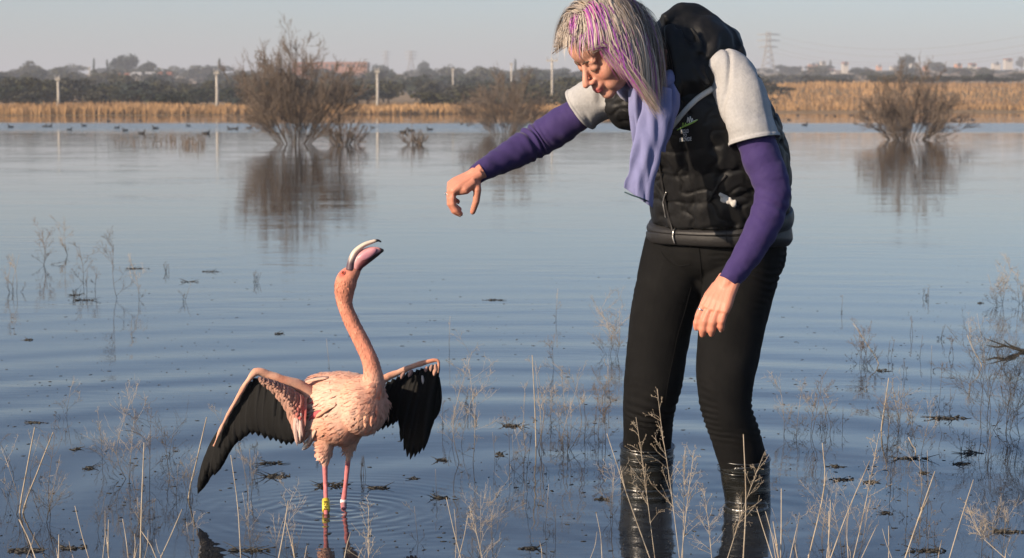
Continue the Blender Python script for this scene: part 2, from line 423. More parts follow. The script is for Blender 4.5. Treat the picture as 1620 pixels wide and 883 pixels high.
for row, (Y0, top0, n) in enumerate(((192, 143, 30), (215, 133, 34), (245, 125, 38), (330, 117, 46), (470, 110, 48), (640, 106, 44), (900, 103, 36))):
    n = int(n * 1.2)
    for i in range(n):
        px = -240 + (i + random.uniform(.1, .9)) * 2100 / n
        right = px > 1215
        if right and row < 3: continue
        if right and row == 3: px = random.uniform(1220, 1660)
        if 540 < px < 720 and row in (0, 1) and random.random() < .6: continue
        if row == 0 and random.random() < .3: continue
        Y = Y0 * random.uniform(.93, 1.1); top = top0 + random.uniform(-7, 8) + (4 if right else 0)
        if px < 150 and row < 3: top -= 9
        w = random.uniform(44, 84) * (1.15 if row < 3 else .85)
        k = 'scrub' if random.random() < (.9 if row < 4 else .6) else 'dome'
        lab = ('hazy scrub tree in the thicket beyond the grass, right of the woman' if right else
               'olive scrub tree in the near thicket right behind the far reeds' if row < 3 else 'hazy olive scrub tree in the farther woodland behind the near thicket')
        grp = ('scrub right of the woman' if right else 'near scrub thicket' if row < 3 else 'farther hazy woodland')
        plant_tree(k, px, Y, top, w, lab, grp)
for L in PROTO.values():
    for o in L:
        for c in list(o.children): bpy.data.objects.remove(c)
        bpy.data.objects.remove(o)

# ---- houses, poles, pylons
M_WALLW = mat('plaster_white', (.52, .47, .41), .8, .1, 2); M_WALLO = mat('plaster_orange', (.62, .30, .17), .8, .1, 2)
M_BRICK = mat('red_brick', (.36, .16, .09), .85, .2, 3); M_ROOFR = mat('roof_tile_red', (.36, .13, .07), .8, .2, 3)
M_ROOFW = mat('roof_sheet_pale', (.50, .48, .45), .5, .1, 2); M_WIN = mat('dark_window', (.03, .035, .04), .15, .1, 2)
M_POLE = mat('weathered_pole', (.50, .46, .40), .8, .25, 3, dark=((.2, .17, .14), 1.2)); M_STEEL = mat('galvanised_steel', (.32, .31, .30), .5, .15, 3)
def house(px, py_ground, wpx, hpx, Y, wall, roof, label, group=None, flat=False, name='house', nwin=2, rz=0.0):
    s = Y / F_PX; x = (px - 810) * s; zg = P(px, py_ground, Y)[2]; w = wpx * s; h = hpx * s * (1 if flat else .62); d = max(w * .6, 5)
    root = thing(name, label, 'house' if name == 'house' else 'building', (x, Y, zg), group)
    b = MB(); b.box((x, Y, zg + h / 2 - 2), (w, d, h + 4)); b.build('wall', wall, root, smooth=False)
    r = MB(); rh = hpx * s * .38
    if flat: r.box((x, Y, zg + h + .15), (w + .4, d + .4, .3))
    else:
        o = .35; X0, X1, Y0, Y1, z = x - w / 2 - o, x + w / 2 + o, Y - d / 2 - o, Y + d / 2 + o, zg + h
        r.add([(X0, Y0, z), (X1, Y0, z), (X1, Y1, z), (X0, Y1, z), (X0 + w * .12, Y, z + rh), (X1 - w * .12, Y, z + rh)], [(0, 1, 5, 4), (2, 3, 4, 5), (0, 4, 3), (1, 2, 5), (3, 2, 1, 0)])
    r.build('roof', roof, root, smooth=False)
    for i in range(nwin):
        b = MB(); b.box((x - w / 2 + w * (i + .5) / nwin, Y - d / 2 - .03, zg + h * .58), (min(1.3, w / nwin * .5), .1, h * .36)); b.build('window', M_WIN, root, smooth=False)
    b = MB(); b.box((x + w * .04, Y - d / 2 - .04, zg + 1.0), (.9, .1, 2.0)); b.build('door', M_WIN, root, smooth=False)
house(165, 128, 20, 10, 500, M_WALLW, M_ROOFR, 'leftmost of the small houses below the tall skyline trees', nwin=2)
house(199, 127, 17, 11, 505, M_WALLO, M_ROOFR, 'small orange house left of the bright white house')
house(231, 127, 38, 13, 500, M_WALLW, M_ROOFW, 'bright white low house below the tallest left skyline tree', nwin=4)
house(265, 126, 19, 12, 500, M_WALLO, M_ROOFR, 'small orange house right of the bright white house')
house(526, 111, 116, 11, 900, M_BRICK, M_ROOFR, 'long red-brick building on the skyline behind the big bare bush', flat=True, name='brick_building', nwin=14)
random.seed(21)
for i in range(22):
    px = (1244 + i * 18.0) + random.uniform(-5, 5); py = random.uniform(100, 116) - (px - 1240) * .014; Y = random.uniform(950, 1250)
    pale = random.random() < .6
    house(px, py + 3, random.uniform(7, 13), random.uniform(4.5, 7), Y, M_WALLW if random.random() < .7 else M_WALLO, M_ROOFW if pale else M_ROOFR,
          'pale-roofed house in the hazy township on the right horizon' if pale else 'red-roofed house in the hazy township on the right horizon',
          'pale-roofed township houses' if pale else 'red-roofed township houses')
def pole(px, top_py, Y, r, label, lamp=False):
    x = (px - 810) / F_PX * Y; z0 = float(ground_z(x, Y)); z1 = P(px, top_py, Y)[2]
    root = thing('utility_pole', label, 'pole', (x, Y, z0)); b = MB()
    b.tube([(x, Y, z0 - .3), (x + .03, Y, (z0 + z1) / 2), (x, Y, z1)], (r, r * .9, r * .75), 8); b.build('post', M_POLE, root)
    b = MB(); b.box((x, Y - r, z1 - .25), (r * (9 if lamp else 3.2), r, r * 1.1)); b.build('crossarm', M_POLE, root, smooth=False)
    for s in (-1, 1):
        b = MB(); b.tube([(x + s * r * (3.8 if lamp else 1.2), Y - r, z1 - .2), (x + s * r * (3.8 if lamp else 1.2), Y - r, z1 + .1)], r * .4, 6); b.build('insulator', M_STEEL, root)
pole(95, 121, 172, .13, 'pale utility pole in the reeds at the far left')
pole(345, 111, 174, .14, 'pale utility pole just left of the big bare bush')
pole(598, 109, 180, .14, 'pale utility pole right of the big bare bush')
pole(717, 108, 330, .15, 'short hazy pole in the scrub left of the second bare bush')
pole(809, 100, 340, .16, 'hazy pole standing behind the second bare bush')
pole(873, 92, 200, .12, 'tall pole with wide crossarm just left of the woman\'s hair', True)
pole(145, 106, 480, .16, 'faint short pole left of the two cypresses')
def pylon(px, top_py, Y, hw, label):
    x = (px - 810) / F_PX * Y; z0 = float(ground_z(x, Y)); z1 = P(px, top_py, Y)[2]; H = z1 - z0
    root = thing('pylon', label, 'pylon', (x, Y, z0)); lev = np.linspace(0, 1, 9); wd = lambda t: hw * (1 - .85 * min(t / .75, 1) ** .8) + .25
    rr = .10 + Y * .00006
    for sx in (-1, 1):
        for sy in (-1, 1):
            b = MB(); b.tube([(x + sx * wd(t), Y + sy * wd(t), z0 + H * t) for t in lev], rr, 4); b.build('leg', M_STEEL, root)
    b = MB()
    for i in range(8):
        for sy in (-1, 1):
            t0, t1 = lev[i], lev[i + 1]
            for s in (-1, 1): b.tube([(x + s * wd(t0), Y + sy * wd(t0), z0 + H * t0), (x - s * wd(t1), Y + sy * wd(t1), z0 + H * t1)], rr * .6, 3)
    b.build('bracing', M_STEEL, root)
    arms = []
    for t in (.66, .80, .93):
        b = MB(); L = hw * (1.45 if t > .7 else 1.2); b.tube([(x - L, Y, z0 + H * t), (x, Y, z0 + H * (t + .03)), (x + L, Y, z0 + H * t)], rr * .9, 4)
        b.tube([(x - L, Y, z0 + H * t), (x + L, Y, z0 + H * t)], rr * .7, 4); b.build('crossarm', M_STEEL, root)
        arms += [(x - L, Y, z0 + H * t - .8), (x + L, Y, z0 + H * t - .8)]
    return arms
A1 = pylon(1213, 50, 820, 3.2, 'large hazy lattice pylon right of the woman\'s hood')
pylon(651, 80, 1200, 2.6, 'small faint lattice pylon on the skyline above the scrub, left of the woman')
pylon(612, 80, 1500, 2.2, 'faintest thin lattice mast just right of the long brick building')
for i, a in enumerate(A1[1::2] + A1[0:1]):
    e = P(1760, (52, 40, 24, 62)[i], 560); n = 24; t = np.linspace(0, 1, n)[:, None]
    c = np.array(a) * (1 - t) + e * t; c[:, 2] -= 4 * 7.0 * (t * (1 - t))[:, 0]
    b = MB(); b.tube(c, .045, 4); tag(b.build('power_line', M_STEEL, None, origin=a), '%s power line sagging from the large pylon to the right' % ('lowest', 'middle', 'topmost', 'far-side')[i], 'power line')

# ---- bare bushes standing in the lake
M_STEM = mat('bush_stem', (.095, .078, .064), .9, .35, 8); M_TWIG = mat('bush_twig', (.19, .145, .11), .9, .35, 5)
def bare_bush(px, py, hpx, wpx, stems, label, seed, name='bare_bush', dens=1.0, tw=.0055, upright=.55):
    r = np.random.default_rng(seed); c = W(px, py); Y = c[1]; H = hpx * Y / F_PX; R = wpx * Y / F_PX / 2
    root = thing(name, label, 'bush', c); st = MB(); tg = MB()
    def branch(p, d, L, rad, lev):
        n = 7 if lev == 0 else 5; pts = [p]; dd = d.copy()
        for i in range(n - 1):
            dd = norm(dd + r.normal(0, .07 + .04 * lev, 3) + np.array((0, 0, .035))); pts.append(pts[-1] + dd * L / (n - 1))
        rr = np.linspace(rad, max(rad * .45, tw * .55), n)
        (st if lev < 2 and rad > tw * 1.8 else tg).twig(pts, rr, 4 if lev < 2 else 3)
        if lev >= 3: return
        k = int(((6, 5, 5)[lev] + r.integers(0, 3)) * dens)
        for j in range(k):
            t = r.uniform(.14 if lev == 0 else .12, 1); i = min(int(t * (n - 1)), n - 2); q = lerp(pts[i], pts[i + 1], t * (n - 1) - i)
            nd = norm(norm(pts[i + 1] - pts[i]) + r.normal(0, .36, 3) + np.array((0, 0, .12)))
            branch(q, nd, L * r.uniform(.32, .6) * (1.1 - .35 * t), max(rad * .5, tw), lev + 1)
    for s in range(stems):
        a = s * 2.39996 + r.uniform(-.35, .35); e = math.sqrt((s + r.random()) / stems); tilt = e * math.atan2(R * 1.0, H * upright)
        d = np.array((math.cos(a) * math.sin(tilt), math.sin(a) * math.sin(tilt), math.cos(tilt)))
        L = .84 * H * (1 - .30 * e ** 2) * r.uniform(.80, 1.05)
        base = c + np.array((math.cos(a), math.sin(a), 0)) * R * .12 * e + np.array((0, 0, -.2))
        branch(base, d, L, tw * r.uniform(2.0, 3.6), 0)
    st.build('trunk', M_STEM, root); tg.build('crown', M_TWIG, root)
bare_bush(466, 228, 180, 250, 36, 'large bare grey-brown bush standing in the lake behind the flamingo', 3, dens=1.22, tw=.0042)
bare_bush(545, 229, 74, 130, 16, 'low bare bush leaning out at the right foot of the large bare bush', 8, dens=.8)
bare_bush(800, 212, 118, 280, 26, 'bare reddish bush in the lake behind the woman\'s outstretched arm', 12, dens=1.15, tw=.0045)
bare_bush(1436, 221, 130, 290, 30, 'isolated bare bush standing in the lake on the right', 17, upright=.45, dens=1.2, tw=.0045)
bare_bush(656, 229, 48, 76, 12, 'smallest bare bush, between the large bush and the arm', 23, dens=.7, tw=.005)
# sparse emergent reeds in the lake
def emergent(px0, px1, py0, py1, n, hpx, label, seed):
    r = np.random.default_rng(seed); b = MB(); c = W((px0 + px1) / 2, (py0 + py1) / 2)
    for i in range(n):
        p = W(r.uniform(px0, px1), r.uniform(py0, py1)); h = hpx * p[1] / F_PX * r.uniform(.4, 1)
        b.tube([p + (0, 0, -.1), p + (r.normal(0, .03), 0, h * .6), p + (r.normal(0, .09), 0, h)], (.010, .007, .003), 3, cap=False)
    tag(b.build('emergent_reeds', M_TWIG, None, origin=c), label, 'reeds')
emergent(285, 325, 224, 234, 60, 20, 'faint clump of reed stems in the lake left of the large bare bush', 2)
emergent(175, 280, 216, 232, 70, 14, 'thin scattered reed stems in the lake toward the far left', 4)

# ---- waterbirds
M_COOT = mat('coot_feather', (.022, .022, .024), .7, .3, 20); M_BILL = mat('coot_bill', (.6, .55, .48), .5, .1, 10); M_DUCK = mat('duck_feather', (.16, .12, .085), .7, .4, 14)
def coot_proto(m, upright=0.0):
    root = thing('waterbird', 'x', 'bird'); b = MB()
    b.ell((0, 0, .05), (.19, .095, .085)); b.ell((-.17, 0, .09), (.08, .05, .035)); b.ell((.12, 0, .09), (.08, .07, .07))
    b.tube([(.13, 0, .08), (.17, 0, .17 + upright * .5), (.18, 0, .22 + upright)], (.05, .033, .03), 8); b.ell((.195, 0, .235 + upright), (.048, .034, .034))
    v, f, _ = remesh(b, .012, 3); mk('body', v, f, m, root)
    b = MB(); b.tube([(.23, 0, .235 + upright), (.285, 0, .22 + upright)], (.014, .004), 6); b.build('bill', M_BILL, root); return root
cp = coot_proto(M_COOT); dp = coot_proto(M_DUCK, .10)
for i, (px, py) in enumerate([(17, 202), (70, 201), (78, 201), (110, 206), (133, 200), (185, 203), (198, 207), (224, 212), (246, 204), (298, 200), (326, 212), (364, 205), (373, 205), (395, 203),
                              (590, 203), (638, 210), (650, 208), (680, 206), (731, 197), (741, 199),
                              (1248, 190), (1262, 179), (1273, 199), (1308, 178), (1321, 184), (1347, 177), (1517, 186), (1539, 190), (1611, 173), (172, 192), (222, 191)]):
    p = W(px, max(py, 189 if px < 900 else 183)); side = 0 if px < 420 else 1 if px < 900 else 2
    copy_tree(cp, None, p + (0, 0, -.01), random.choice((0, PI)) + random.uniform(-.7, .7), random.uniform(.5, .68),
              ('small black waterbird floating on the pale strip of lake, left of the large bare bush', 'small black waterbird floating between the large bare bush and the woman\'s arm', 'small black waterbird floating on the far lake right of the woman')[side],
              ('waterbirds on the left', 'waterbirds behind the arm', 'waterbirds on the right')[side])
for (px, py, lab) in ((1368, 188, 'brown duck beside the left foot of the isolated right-hand bush'), (853, 200, 'pale brown upright duck just left of the foot of the bush behind the arm')):
    copy_tree(dp, None, W(px, py) + (0, 0, -.01), .3 if px > 1000 else 2.8, 1.3, lab)
for o in (cp, dp):
    for c in list(o.children): bpy.data.objects.remove(c)
    bpy.data.objects.remove(o)

# ---- hazy air over the lake and the far town
def haze():
    b = MB(); b.box((0, 3100, 35.5), (6400, 6340, 75)); N = NT('hazy_air'); N.t.nodes.remove(N.b)
    v = N.n('ShaderNodeVolumePrincipled'); v.inputs['Color'].default_value = (.85, .88, .95, 1); v.inputs['Density'].default_value = HAZE
    v.inputs['Anisotropy'].default_value = 0.0
    N.l(v.outputs[0], N.out.inputs['Volume'])
    o = b.build('haze', N.m, None, smooth=False); tag(o, 'thin pale haze softening the far shore and town', 'haze', kind='stuff')
HAZE = .00058
haze()
# ================================================================== the woman
M_SKIN = mat('skin', attr=True, rough=.5, var=.07, vscale=60, bump=.0006, bscale=260, spec=.35, sss=.12)
M_VEST = mat('vest_nylon', (.009, .009, .0095), .55, .3, 40, bump=.0020, bscale=45, spec=.26)
M_BAND = mat('vest_band', (.020, .019, .019), .5, .2, 40, bump=.0012, bscale=60, spec=.3)
M_LINING = mat('vest_piping', (.52, .50, .46), .6, .12, 80)
M_ZIP = mat('zip_metal', (.45, .43, .40), .3, .2, 60, metal=.8)
M_JEAN = mat('black_denim', (.0075, .0074, .0074), .85, .35, 22, bump=.0008, bscale=300, spec=.10, dark=((.0115, .0112, .011), 9))
M_PURPLE = mat('purple_sleeve', (.042, .026, .112), .75, .18, 26, bump=.0008, bscale=240, spec=.2, sheen=.15)
M_TEE = mat('grey_marl', (.39, .385, .385), .85, .2, 130, bump=.0010, bscale=180, spec=.2)
M_SCARF = mat('scarf_cotton', (.20, .205, .375), .85, .15, 40, bump=.0010, bscale=260, spec=.2, sheen=.2)
M_HAIR = mat('hair', attr=True, rough=.5, var=.12, vscale=90, spec=.35)
M_BROW = mat('brow', (.10, .065, .045), .7, .2, 60); M_SILVER = mat('silver', (.75, .73, .70), .22, .1, 60, metal=1.0)
M_WHITE = mat('print_white', (.80, .79, .76), .6, .05, 60); M_GREEN = mat('print_green', (.40, .62, .12), .6, .05, 60); M_PRINTDK = mat('print_dark', (.02, .05, .06), .6, .05, 60)

def boot_mat():
    N = NT('rubber_boot'); co = N.n('ShaderNodeTexCoord').outputs['Object']; mp = N.n('ShaderNodeMapping'); N.l(co, mp.inputs[0]); mp.inputs['Scale'].default_value = (5, 5, 85)
    nz = N.noise(mp.outputs[0], 1.0, 4, .6).outputs[0]; sc = N.noise(co, 14, 5).outputs[0]
    N.l(N.mix(N.ramp(sc, .5, .75), (.010, .010, .008), (.030, .026, .018)), N.b.inputs['Base Color'])
    N.l(N.math('MULTIPLY_ADD', sc, .22, .15), N.b.inputs['Roughness']); N.b.inputs['Specular IOR Level'].default_value = 1.0
    bp = N.n('ShaderNodeBump'); bp.inputs['Distance'].default_value = .0030; N.l(nz, bp.inputs['Height']); N.l(bp.outputs[0], N.b.inputs['Normal'])
    return N.m
M_BOOT = boot_mat()
fwd = lambda a: np.array((-math.sin(math.radians(a)), -math.cos(math.radians(a)), 0.0))
lft = lambda a: np.array((math.cos(math.radians(a)), -math.sin(math.radians(a)), 0.0))
def px_rows(rows): return [(*P(r[0], r[1], r[2]), *r[3:]) for r in rows]
woman = thing('person', 'woman in black puffer vest, purple arm sleeves and black jeans bending over the flamingo', 'person', (*((BOOT_A + BOOT_B) / 2)[:2], -.15))

# ---- torso rings shared by vest and body
TORSO = [(1137, 386, 6.00, .200, .160, 38), (1138, 365, 6.00, .206, .164, 38), (1139, 340, 5.99, .205, .166, 38), (1140, 305, 5.97, .205, .170, 38), (1137, 268, 5.95, .206, .170, 37), (1128, 230, 5.92, .205, .166, 34),
         (1114, 192, 5.89, .198, .160, 30), (1098, 158, 5.86, .182, .145, 29), (1083, 130, 5.84, .150, .118, 28), (1068, 108, 5.82, .092, .085, 28)]
def torso_ring_mesh(rows, n, sides, grow=0.0, disp=None, power=2.5):
    q = spline([(*P(r[0], r[1], r[2]), r[3] + grow, r[4] + grow, r[5]) for r in rows], n); c = q[:, :3]
    T = np.gradient(c, axis=0); T /= np.linalg.norm(T, axis=1)[:, None]
    th = np.arange(sides) * 2 * PI / sides; e = 2.0 / power
    cs = np.sign(np.cos(th)) * np.abs(np.cos(th)) ** e; sn = np.sign(np.sin(th)) * np.abs(np.sin(th)) ** e
    v = []
    for i in range(n):
        L = lft(q[i, 5]); Fv = np.cross(T[i], L); Fv = norm(Fv); Fv = Fv if Fv @ fwd(q[i, 5]) > 0 else -Fv
        ring = c[i] + np.outer(cs * q[i, 3], L) + np.outer(sn * q[i, 4], Fv)
        if disp is not None:
            u = ring - c[i]; u /= np.linalg.norm(u, axis=1)[:, None]; ring = ring + u * disp(i / (n - 1), th, ring)[:, None]
        v.append(ring)
    return np.vstack(v), ringfaces(n, sides, True)

# ---- hands
def hand(mb, wrist, D, N, thumb_side, s, fingers, thumb, thick=1.15, long=1.0):
    """palm, four fingers and a thumb. D towards the fingers, N out of the back of the hand.
    fingers: (mcp, pip, dip) bends in degrees for index..little; thumb: local points (d, side, n)"""
    D = norm(D); N = norm(N - (N @ D) * D); S = np.cross(D, N); S = S if S @ np.asarray(thumb_side) > 0 else -S
    L = lambda d, k, n: wrist + s * (D * d + S * k + N * n)
    for k in np.linspace(-.030, .030, 5):          # palm as overlapping metacarpal rays
        k2 = k * .72
        mb.tube([L(-.02, k2 * .8, 0), L(.02, k2, .001), L(.055, k * 1.0, .003), L(.085 - abs(k - .008) * .25, k * 1.08, .002)], np.array((.0155, .0155, .0145, .0115)) * s, 10)
    mb.tube([L(-.03, 0, 0), L(.0, 0, 0), L(.03, 0, -.003)], np.array((.024, .023, .016)) * s, 12)
    mb.tube([L(.01, .026, -.006), L(.045, .034, -.010), L(.07, .026, -.008)], np.array((.016, .017, .010)) * s, 10)   # thumb mount
    tips = []
    for i, (k, ln, r) in enumerate(((.033, .074, .0092), (.0115, .082, .0094), (-.0105, .076, .0090), (-.0315, .060, .0080))):
        p = L(.085 - abs(k - .008) * .25, k, .001); d = D.copy(); pts = [L(.06, k * .95, .001), p]; rr = [r * 1.12, r * 1.1]
        r *= thick; ln *= long; spread = S * k * .25; ang = 0
        for b, seg in zip(fingers[i], (.46, .30, .24)):
            ang += math.radians(b); d = norm(D * math.cos(ang) - N * math.sin(ang) + spread)
            q = pts[-1] + d * ln * seg * s
            pts += [lerp(pts[-1], q, .5), q]; rr += [r * (.98 if seg > .3 else .88), r * (1.0 if seg > .25 else .72)]
        mb.tube(pts, np.array(rr) * s, 9); mb.ell(pts[-1], np.array((.72, .72, .72)) * r * s, nu=8, nv=6); tips.append(pts)
    tp = [L(*q) for q in thumb]
    mb.tube(tp, np.linspace(.0135, .0088, len(tp)) * s, 9); mb.ell(tp[-1], np.array((1, 1, 1)) * .0088 * s, nu=8, nv=6)
    return tips, tp

# ---- head frame
HEAD_C = P(960, 77, 5.70); YAW, TILT = math.radians(60), math.radians(38)
HF = np.array((-math.sin(YAW) * math.cos(TILT), -math.cos(YAW) * math.cos(TILT), -math.sin(TILT)))
HU = np.array((-math.sin(YAW) * math.sin(TILT), -math.cos(YAW) * math.sin(TILT), math.cos(TILT)))
HL = np.cross(HU, HF)
if HL[1] > 0: HL = -HL          # her left side is the one towards the camera
HAX = np.array((HF, HL, HU))
hp = lambda f, l, u: HEAD_C + HF * f + HL * l + HU * u

L_ARM = px_rows([(1150, 105, 5.77, .050), (1168, 140, 5.73, .052), (1186, 190, 5.71, .052), (1203, 245, 5.69, .051), (1221, 292, 5.67, .047), (1219, 325, 5.66, .045), (1205, 362, 5.64, .043), (1179, 408, 5.62, .035), (1152, 446, 5.60, .026)])
R_ARM = px_rows([(990, 130, 5.92, .050), (955, 152, 5.94, .050), (920, 177, 5.97, .050), (885, 200, 5.99, .049), (852, 221, 6.00, .046), (822, 238, 5.97, .043), (792, 254, 5.94, .036), (770, 266, 5.91, .029), (752, 277, 5.89, .024)])
R_LEG = [(1080, 385, 6.05, .112), (1066, 430, 6.05, .106), (1050, 490, 6.04, .098), (1040, 550, 6.03, .091), (1034, 600, 6.02, .087), (1027, 645, 6.03, .077), (1025, 690, 6.07, .073), (1024, 725, 6.09, .070), (1024, 770, 6.11, .062)]
L_LEG = [(1180, 390, 5.97, .116), (1172, 440, 5.94, .110), (1160, 500, 5.91, .099), (1151, 560, 5.88, .091), (1147, 605, 5.86, .082), (1151, 650, 5.86, .073), (1164, 690, 5.88, .072), (1174, 725, 5.90, .070), (1180, 770, 5.92, .060)]

def make_body():
    b = MB()
    v, f = torso_ring_mesh(TORSO, 24, 28, -.028); b.add(v, f)
    b.tube([P(1072, 118, 5.83), P(1045, 108, 5.80), P(1010, 98, 5.75), hp(-.03, 0, -.03)], (.065, .056, .054, .055), 16)
    for rows in (L_ARM, R_ARM):
        r = np.array(rows); r[:, 3] -= .004; r[:2, 3] -= .008; v, f = limb(r, 40, 16); b.add(v, f)
    for rows, ft in ((R_LEG, BOOT_A), (L_LEG, BOOT_B)):
        r = np.array(px_rows(rows)); r[:, 3] -= .012; v, f = limb(r, 40, 16); b.add(v, f)
        a = r[-1, :3]; e = np.array((ft[0], ft[1], -.07)); b.tube([a, lerp(a, e, .5), e], (.04, .033, .030), 12)
        b.tube([e + fwd(35) * -.03 + (0, 0, -.03), e + fwd(35) * .07 + (0, 0, -.035), e + fwd(35) * .15 + (0, 0, -.045)], (.028, .028, .018), 12)
    b.ell(P(1138, 385, 6.02), (.165, .13, .12), (lft(38), fwd(38), (0, 0, 1)))
    # head
    E = lambda f, l, u, rf, rl, ru: b.ell(hp(f, l, u), (rf, rl, ru), HAX, 28, 20)
    E(-.012, 0, .030, .097, .076, .088); E(.022, 0, -.025, .068, .062, .082); E(.036, 0, -.070, .048, .050, .042)
    E(.070, 0, -.098, .020, .024, .018); E(.052, 0, .045, .046, .060, .050)
    for s in (-1, 1):
        E(.052, s * .036, -.032, .030, .026, .032); E(.077, s * .028, .016, .012, .026, .012); E(.0765, s * .031, -.003, .0135, .018, .0130)
        E(.098, s * .012, -.041, .012, .0085, .008); E(-.005, s * .074, -.010, .020, .010, .032); E(.044, s * .036, -.068, .034, .018, .030)
    b.tube([hp(.084, 0, .012), hp(.095, 0, -.008), hp(.108, 0, -.026), hp(.115, 0, -.037)], (.008, .0085, .0098, .0105), 12); E(.116, 0, -.038, .0095, .011, .0095)
    E(.0865, 0, -.060, .012, .025, .016); E(.094, 0, -.0655, .010, .019, .0055); E(.092, 0, -.0755, .010, .0175, .0062); E(.080, 0, -.088, .012, .016, .010)
    # hands
    fl, tl = hand(b, P(1150, 450, 5.60), P(1108, 532, 5.56) - P(1150, 450, 5.60), np.array((-.50, -.86, .18)), (-1, 0, 0), 1.03,
                  ((14, 16, 10), (16, 18, 10), (18, 20, 12), (22, 24, 14)), ((.01, .024, -.010), (.045, .042, -.020), (.080, .046, -.030), (.108, .040, -.036)), 1.32, .86)
    fr, tr = hand(b, P(750, 278, 5.885), P(709, 302, 5.875) - P(750, 278, 5.885), np.array((-.52, -.30, .80)), (0, -1, 0), 1.0,
                  ((62, 26, 22), (64, 28, 24), (66, 30, 24), (68, 32, 26)), ((.004, .020, -.010), (.014, .036, -.030), (.034, .038, -.058), (.056, .030, -.082)))
    v, f, n = remesh(b, .0031, 2, .5)
    hd = np.linalg.norm(v - HEAD_C, axis=1); v = relax(v, f, .5 * sstep(.17, .15, hd), 5)
    col = np.tile(np.array((.62, .315, .225)), (len(v), 1))
    d = v - HEAD_C; q = np.c_[d @ HF, d @ HL, d @ HU]; head = (np.linalg.norm(d, axis=1) < .16)
    col[~head] *= np.array((.97, .80, .74))
    lips = np.exp(-((q[:, 2] + .0705) / .0085) ** 2 - (q[:, 1] / .021) ** 2) * (q[:, 0] > .086) * head
    lips = np.clip(lips * 1.7, 0, 1)[:, None]; col = col * (1 - lips) + np.array((.52, .12, .12)) * lips
    ck = np.exp(-((q[:, 2] + .035) / .025) ** 2 - ((np.abs(q[:, 1]) - .038) / .022) ** 2) * (q[:, 0] > .03) * head
    col *= 1 - ck[:, None] * np.array((.02, .16, .18)); nose = np.exp(-((q[:, 2] + .038) / .014) ** 2) * (q[:, 0] > .10) * head
    col *= 1 - nose[:, None] * np.array((.0, .12, .14))
    for tips in (fl, fr):
        for pts in tips:
            for k in (2, 4, 6):
                if k < len(pts):
                    w = np.exp(-(np.linalg.norm(v - pts[k], axis=1) / .011) ** 2)[:, None]; col *= 1 - w * np.array((.02, .12, .12))
    o = mk('body', v, f, M_SKIN, woman, col=np.clip(col, .02, 1))
    # nails, rings
    M_NAIL = mat('nail', (.74, .50, .44), .25, .05, 60)
    for tips, back in ((fl, np.array((-.50, -.86, .18))), (fr, np.array((-.75, -.3, .2)))):
        for pts in tips:
            d = norm(pts[-1] - pts[-2]); k = norm(back - (back @ d) * d)
            m = MB(); m.ell(pts[-1] - d * .001 + k * .0052, (.0068, .0045, .0020), (d, np.cross(k, d), k), 10, 6); m.build('fingernail', M_NAIL, o)
    for pts, r in ((fr[2], .0108), (fl[0], .0112)):
        c = lerp(pts[2], pts[1], .2); d = norm(pts[2] - pts[1]); a = norm(np.cross(d, (0.3, 1, .2))); bb = np.cross(d, a)
        m = MB(); th = np.linspace(0, 2 * PI, 19); m.tube([c + (a * math.cos(t) + bb * math.sin(t)) * r for t in th], .0022, 6, cap=False)
        if r < .011: m.ell(c - a * r, (.004, .004, .004), nu=8, nv=6)
        m.build('finger_ring', M_SILVER, o)
    # brows and lashes
    for s in (-1, 1):
        m = MB(); m.tube([hp(.0935, s * .010, .017), hp(.0925, s * .022, .0225), hp(.086, s * .036, .0215), hp(.075, s * .046, .016)], (.0022, .0028, .0024, .0010), 6); m.build('eyebrow', M_BROW, o)
        m = MB(); m.tube([hp(.0855, s * .016, -.0075), hp(.0895, s * .026, -.0105), hp(.0865, s * .038, -.0105), hp(.077, s * .047, -.006)], (.0010, .0016, .0017, .0008), 6); m.build('eyelash', M_BROW, o)
    return o
body = make_body()

# ---- vest
SP0, SP1 = P(1137, 386, 6.0), P(1068, 108, 5.82); SPT = norm(SP1 - SP0)
def make_vest():
    b = MB(); v, f = torso_ring_mesh(TORSO[2:], 60, 64, .0); b.add(v, f)
    ax = (lft(29), fwd(29), np.array((0, 0, 1.0)))
    b.ell(P(1000, 160, 5.91), (.085, .085, .085), ax); b.ell(P(1118, 122, 5.80), (.080, .080, .075), ax)
    b.ell(P(1150, 152, 5.98), (.112, .105, .112), ax); b.ell(P(1040, 135, 5.90), (.13, .10, .085), ax)
    b.ell(P(1190, 230, 6.03), (.085, .085, .16), ax)
    v, f, n = remesh(b, .0055, 6, .6)
    t = (v - SP0) @ SPT + .012 * fnoise(v, 7, 31, 2); step = .083
    g = np.abs(np.sin(PI * (t - .028) / step)) ** .38
    puff = .0048 * (g - .75)
    wr = fnoise(v * np.array((1, 1, .55)), 26, 32, 3) * .0042 - .004 * np.exp(-(fnoise(v * np.array((1, 1, .7)), 13, 33, 2) / .10) ** 2) - .005 * np.exp(-(fnoise(v * np.array((1, 1, 1.6)), 17, 34, 2) / .12) ** 2)
    gat = np.exp(-((g) / .55) ** 2) * np.sin(v @ np.array((150.0, 90, 20)) + 4 * fnoise(v, 10, 30, 2)) * .0030
    vx = 810 + v[:, 0] / v[:, 1] * F_PX; vy = HORIZON + (CAM_H - v[:, 2]) / v[:, 1] * F_PX   # the embroidered patch lies flat
    calm = 1 - np.exp(-(((vx - 1088) / 26) ** 4 + ((vy - 206) / 24) ** 4)) * (n[:, 1] < 0)
    return mk('vest', v + n * ((puff + wr + gat) * calm)[:, None], f, M_VEST, woman)
vest = make_vest()
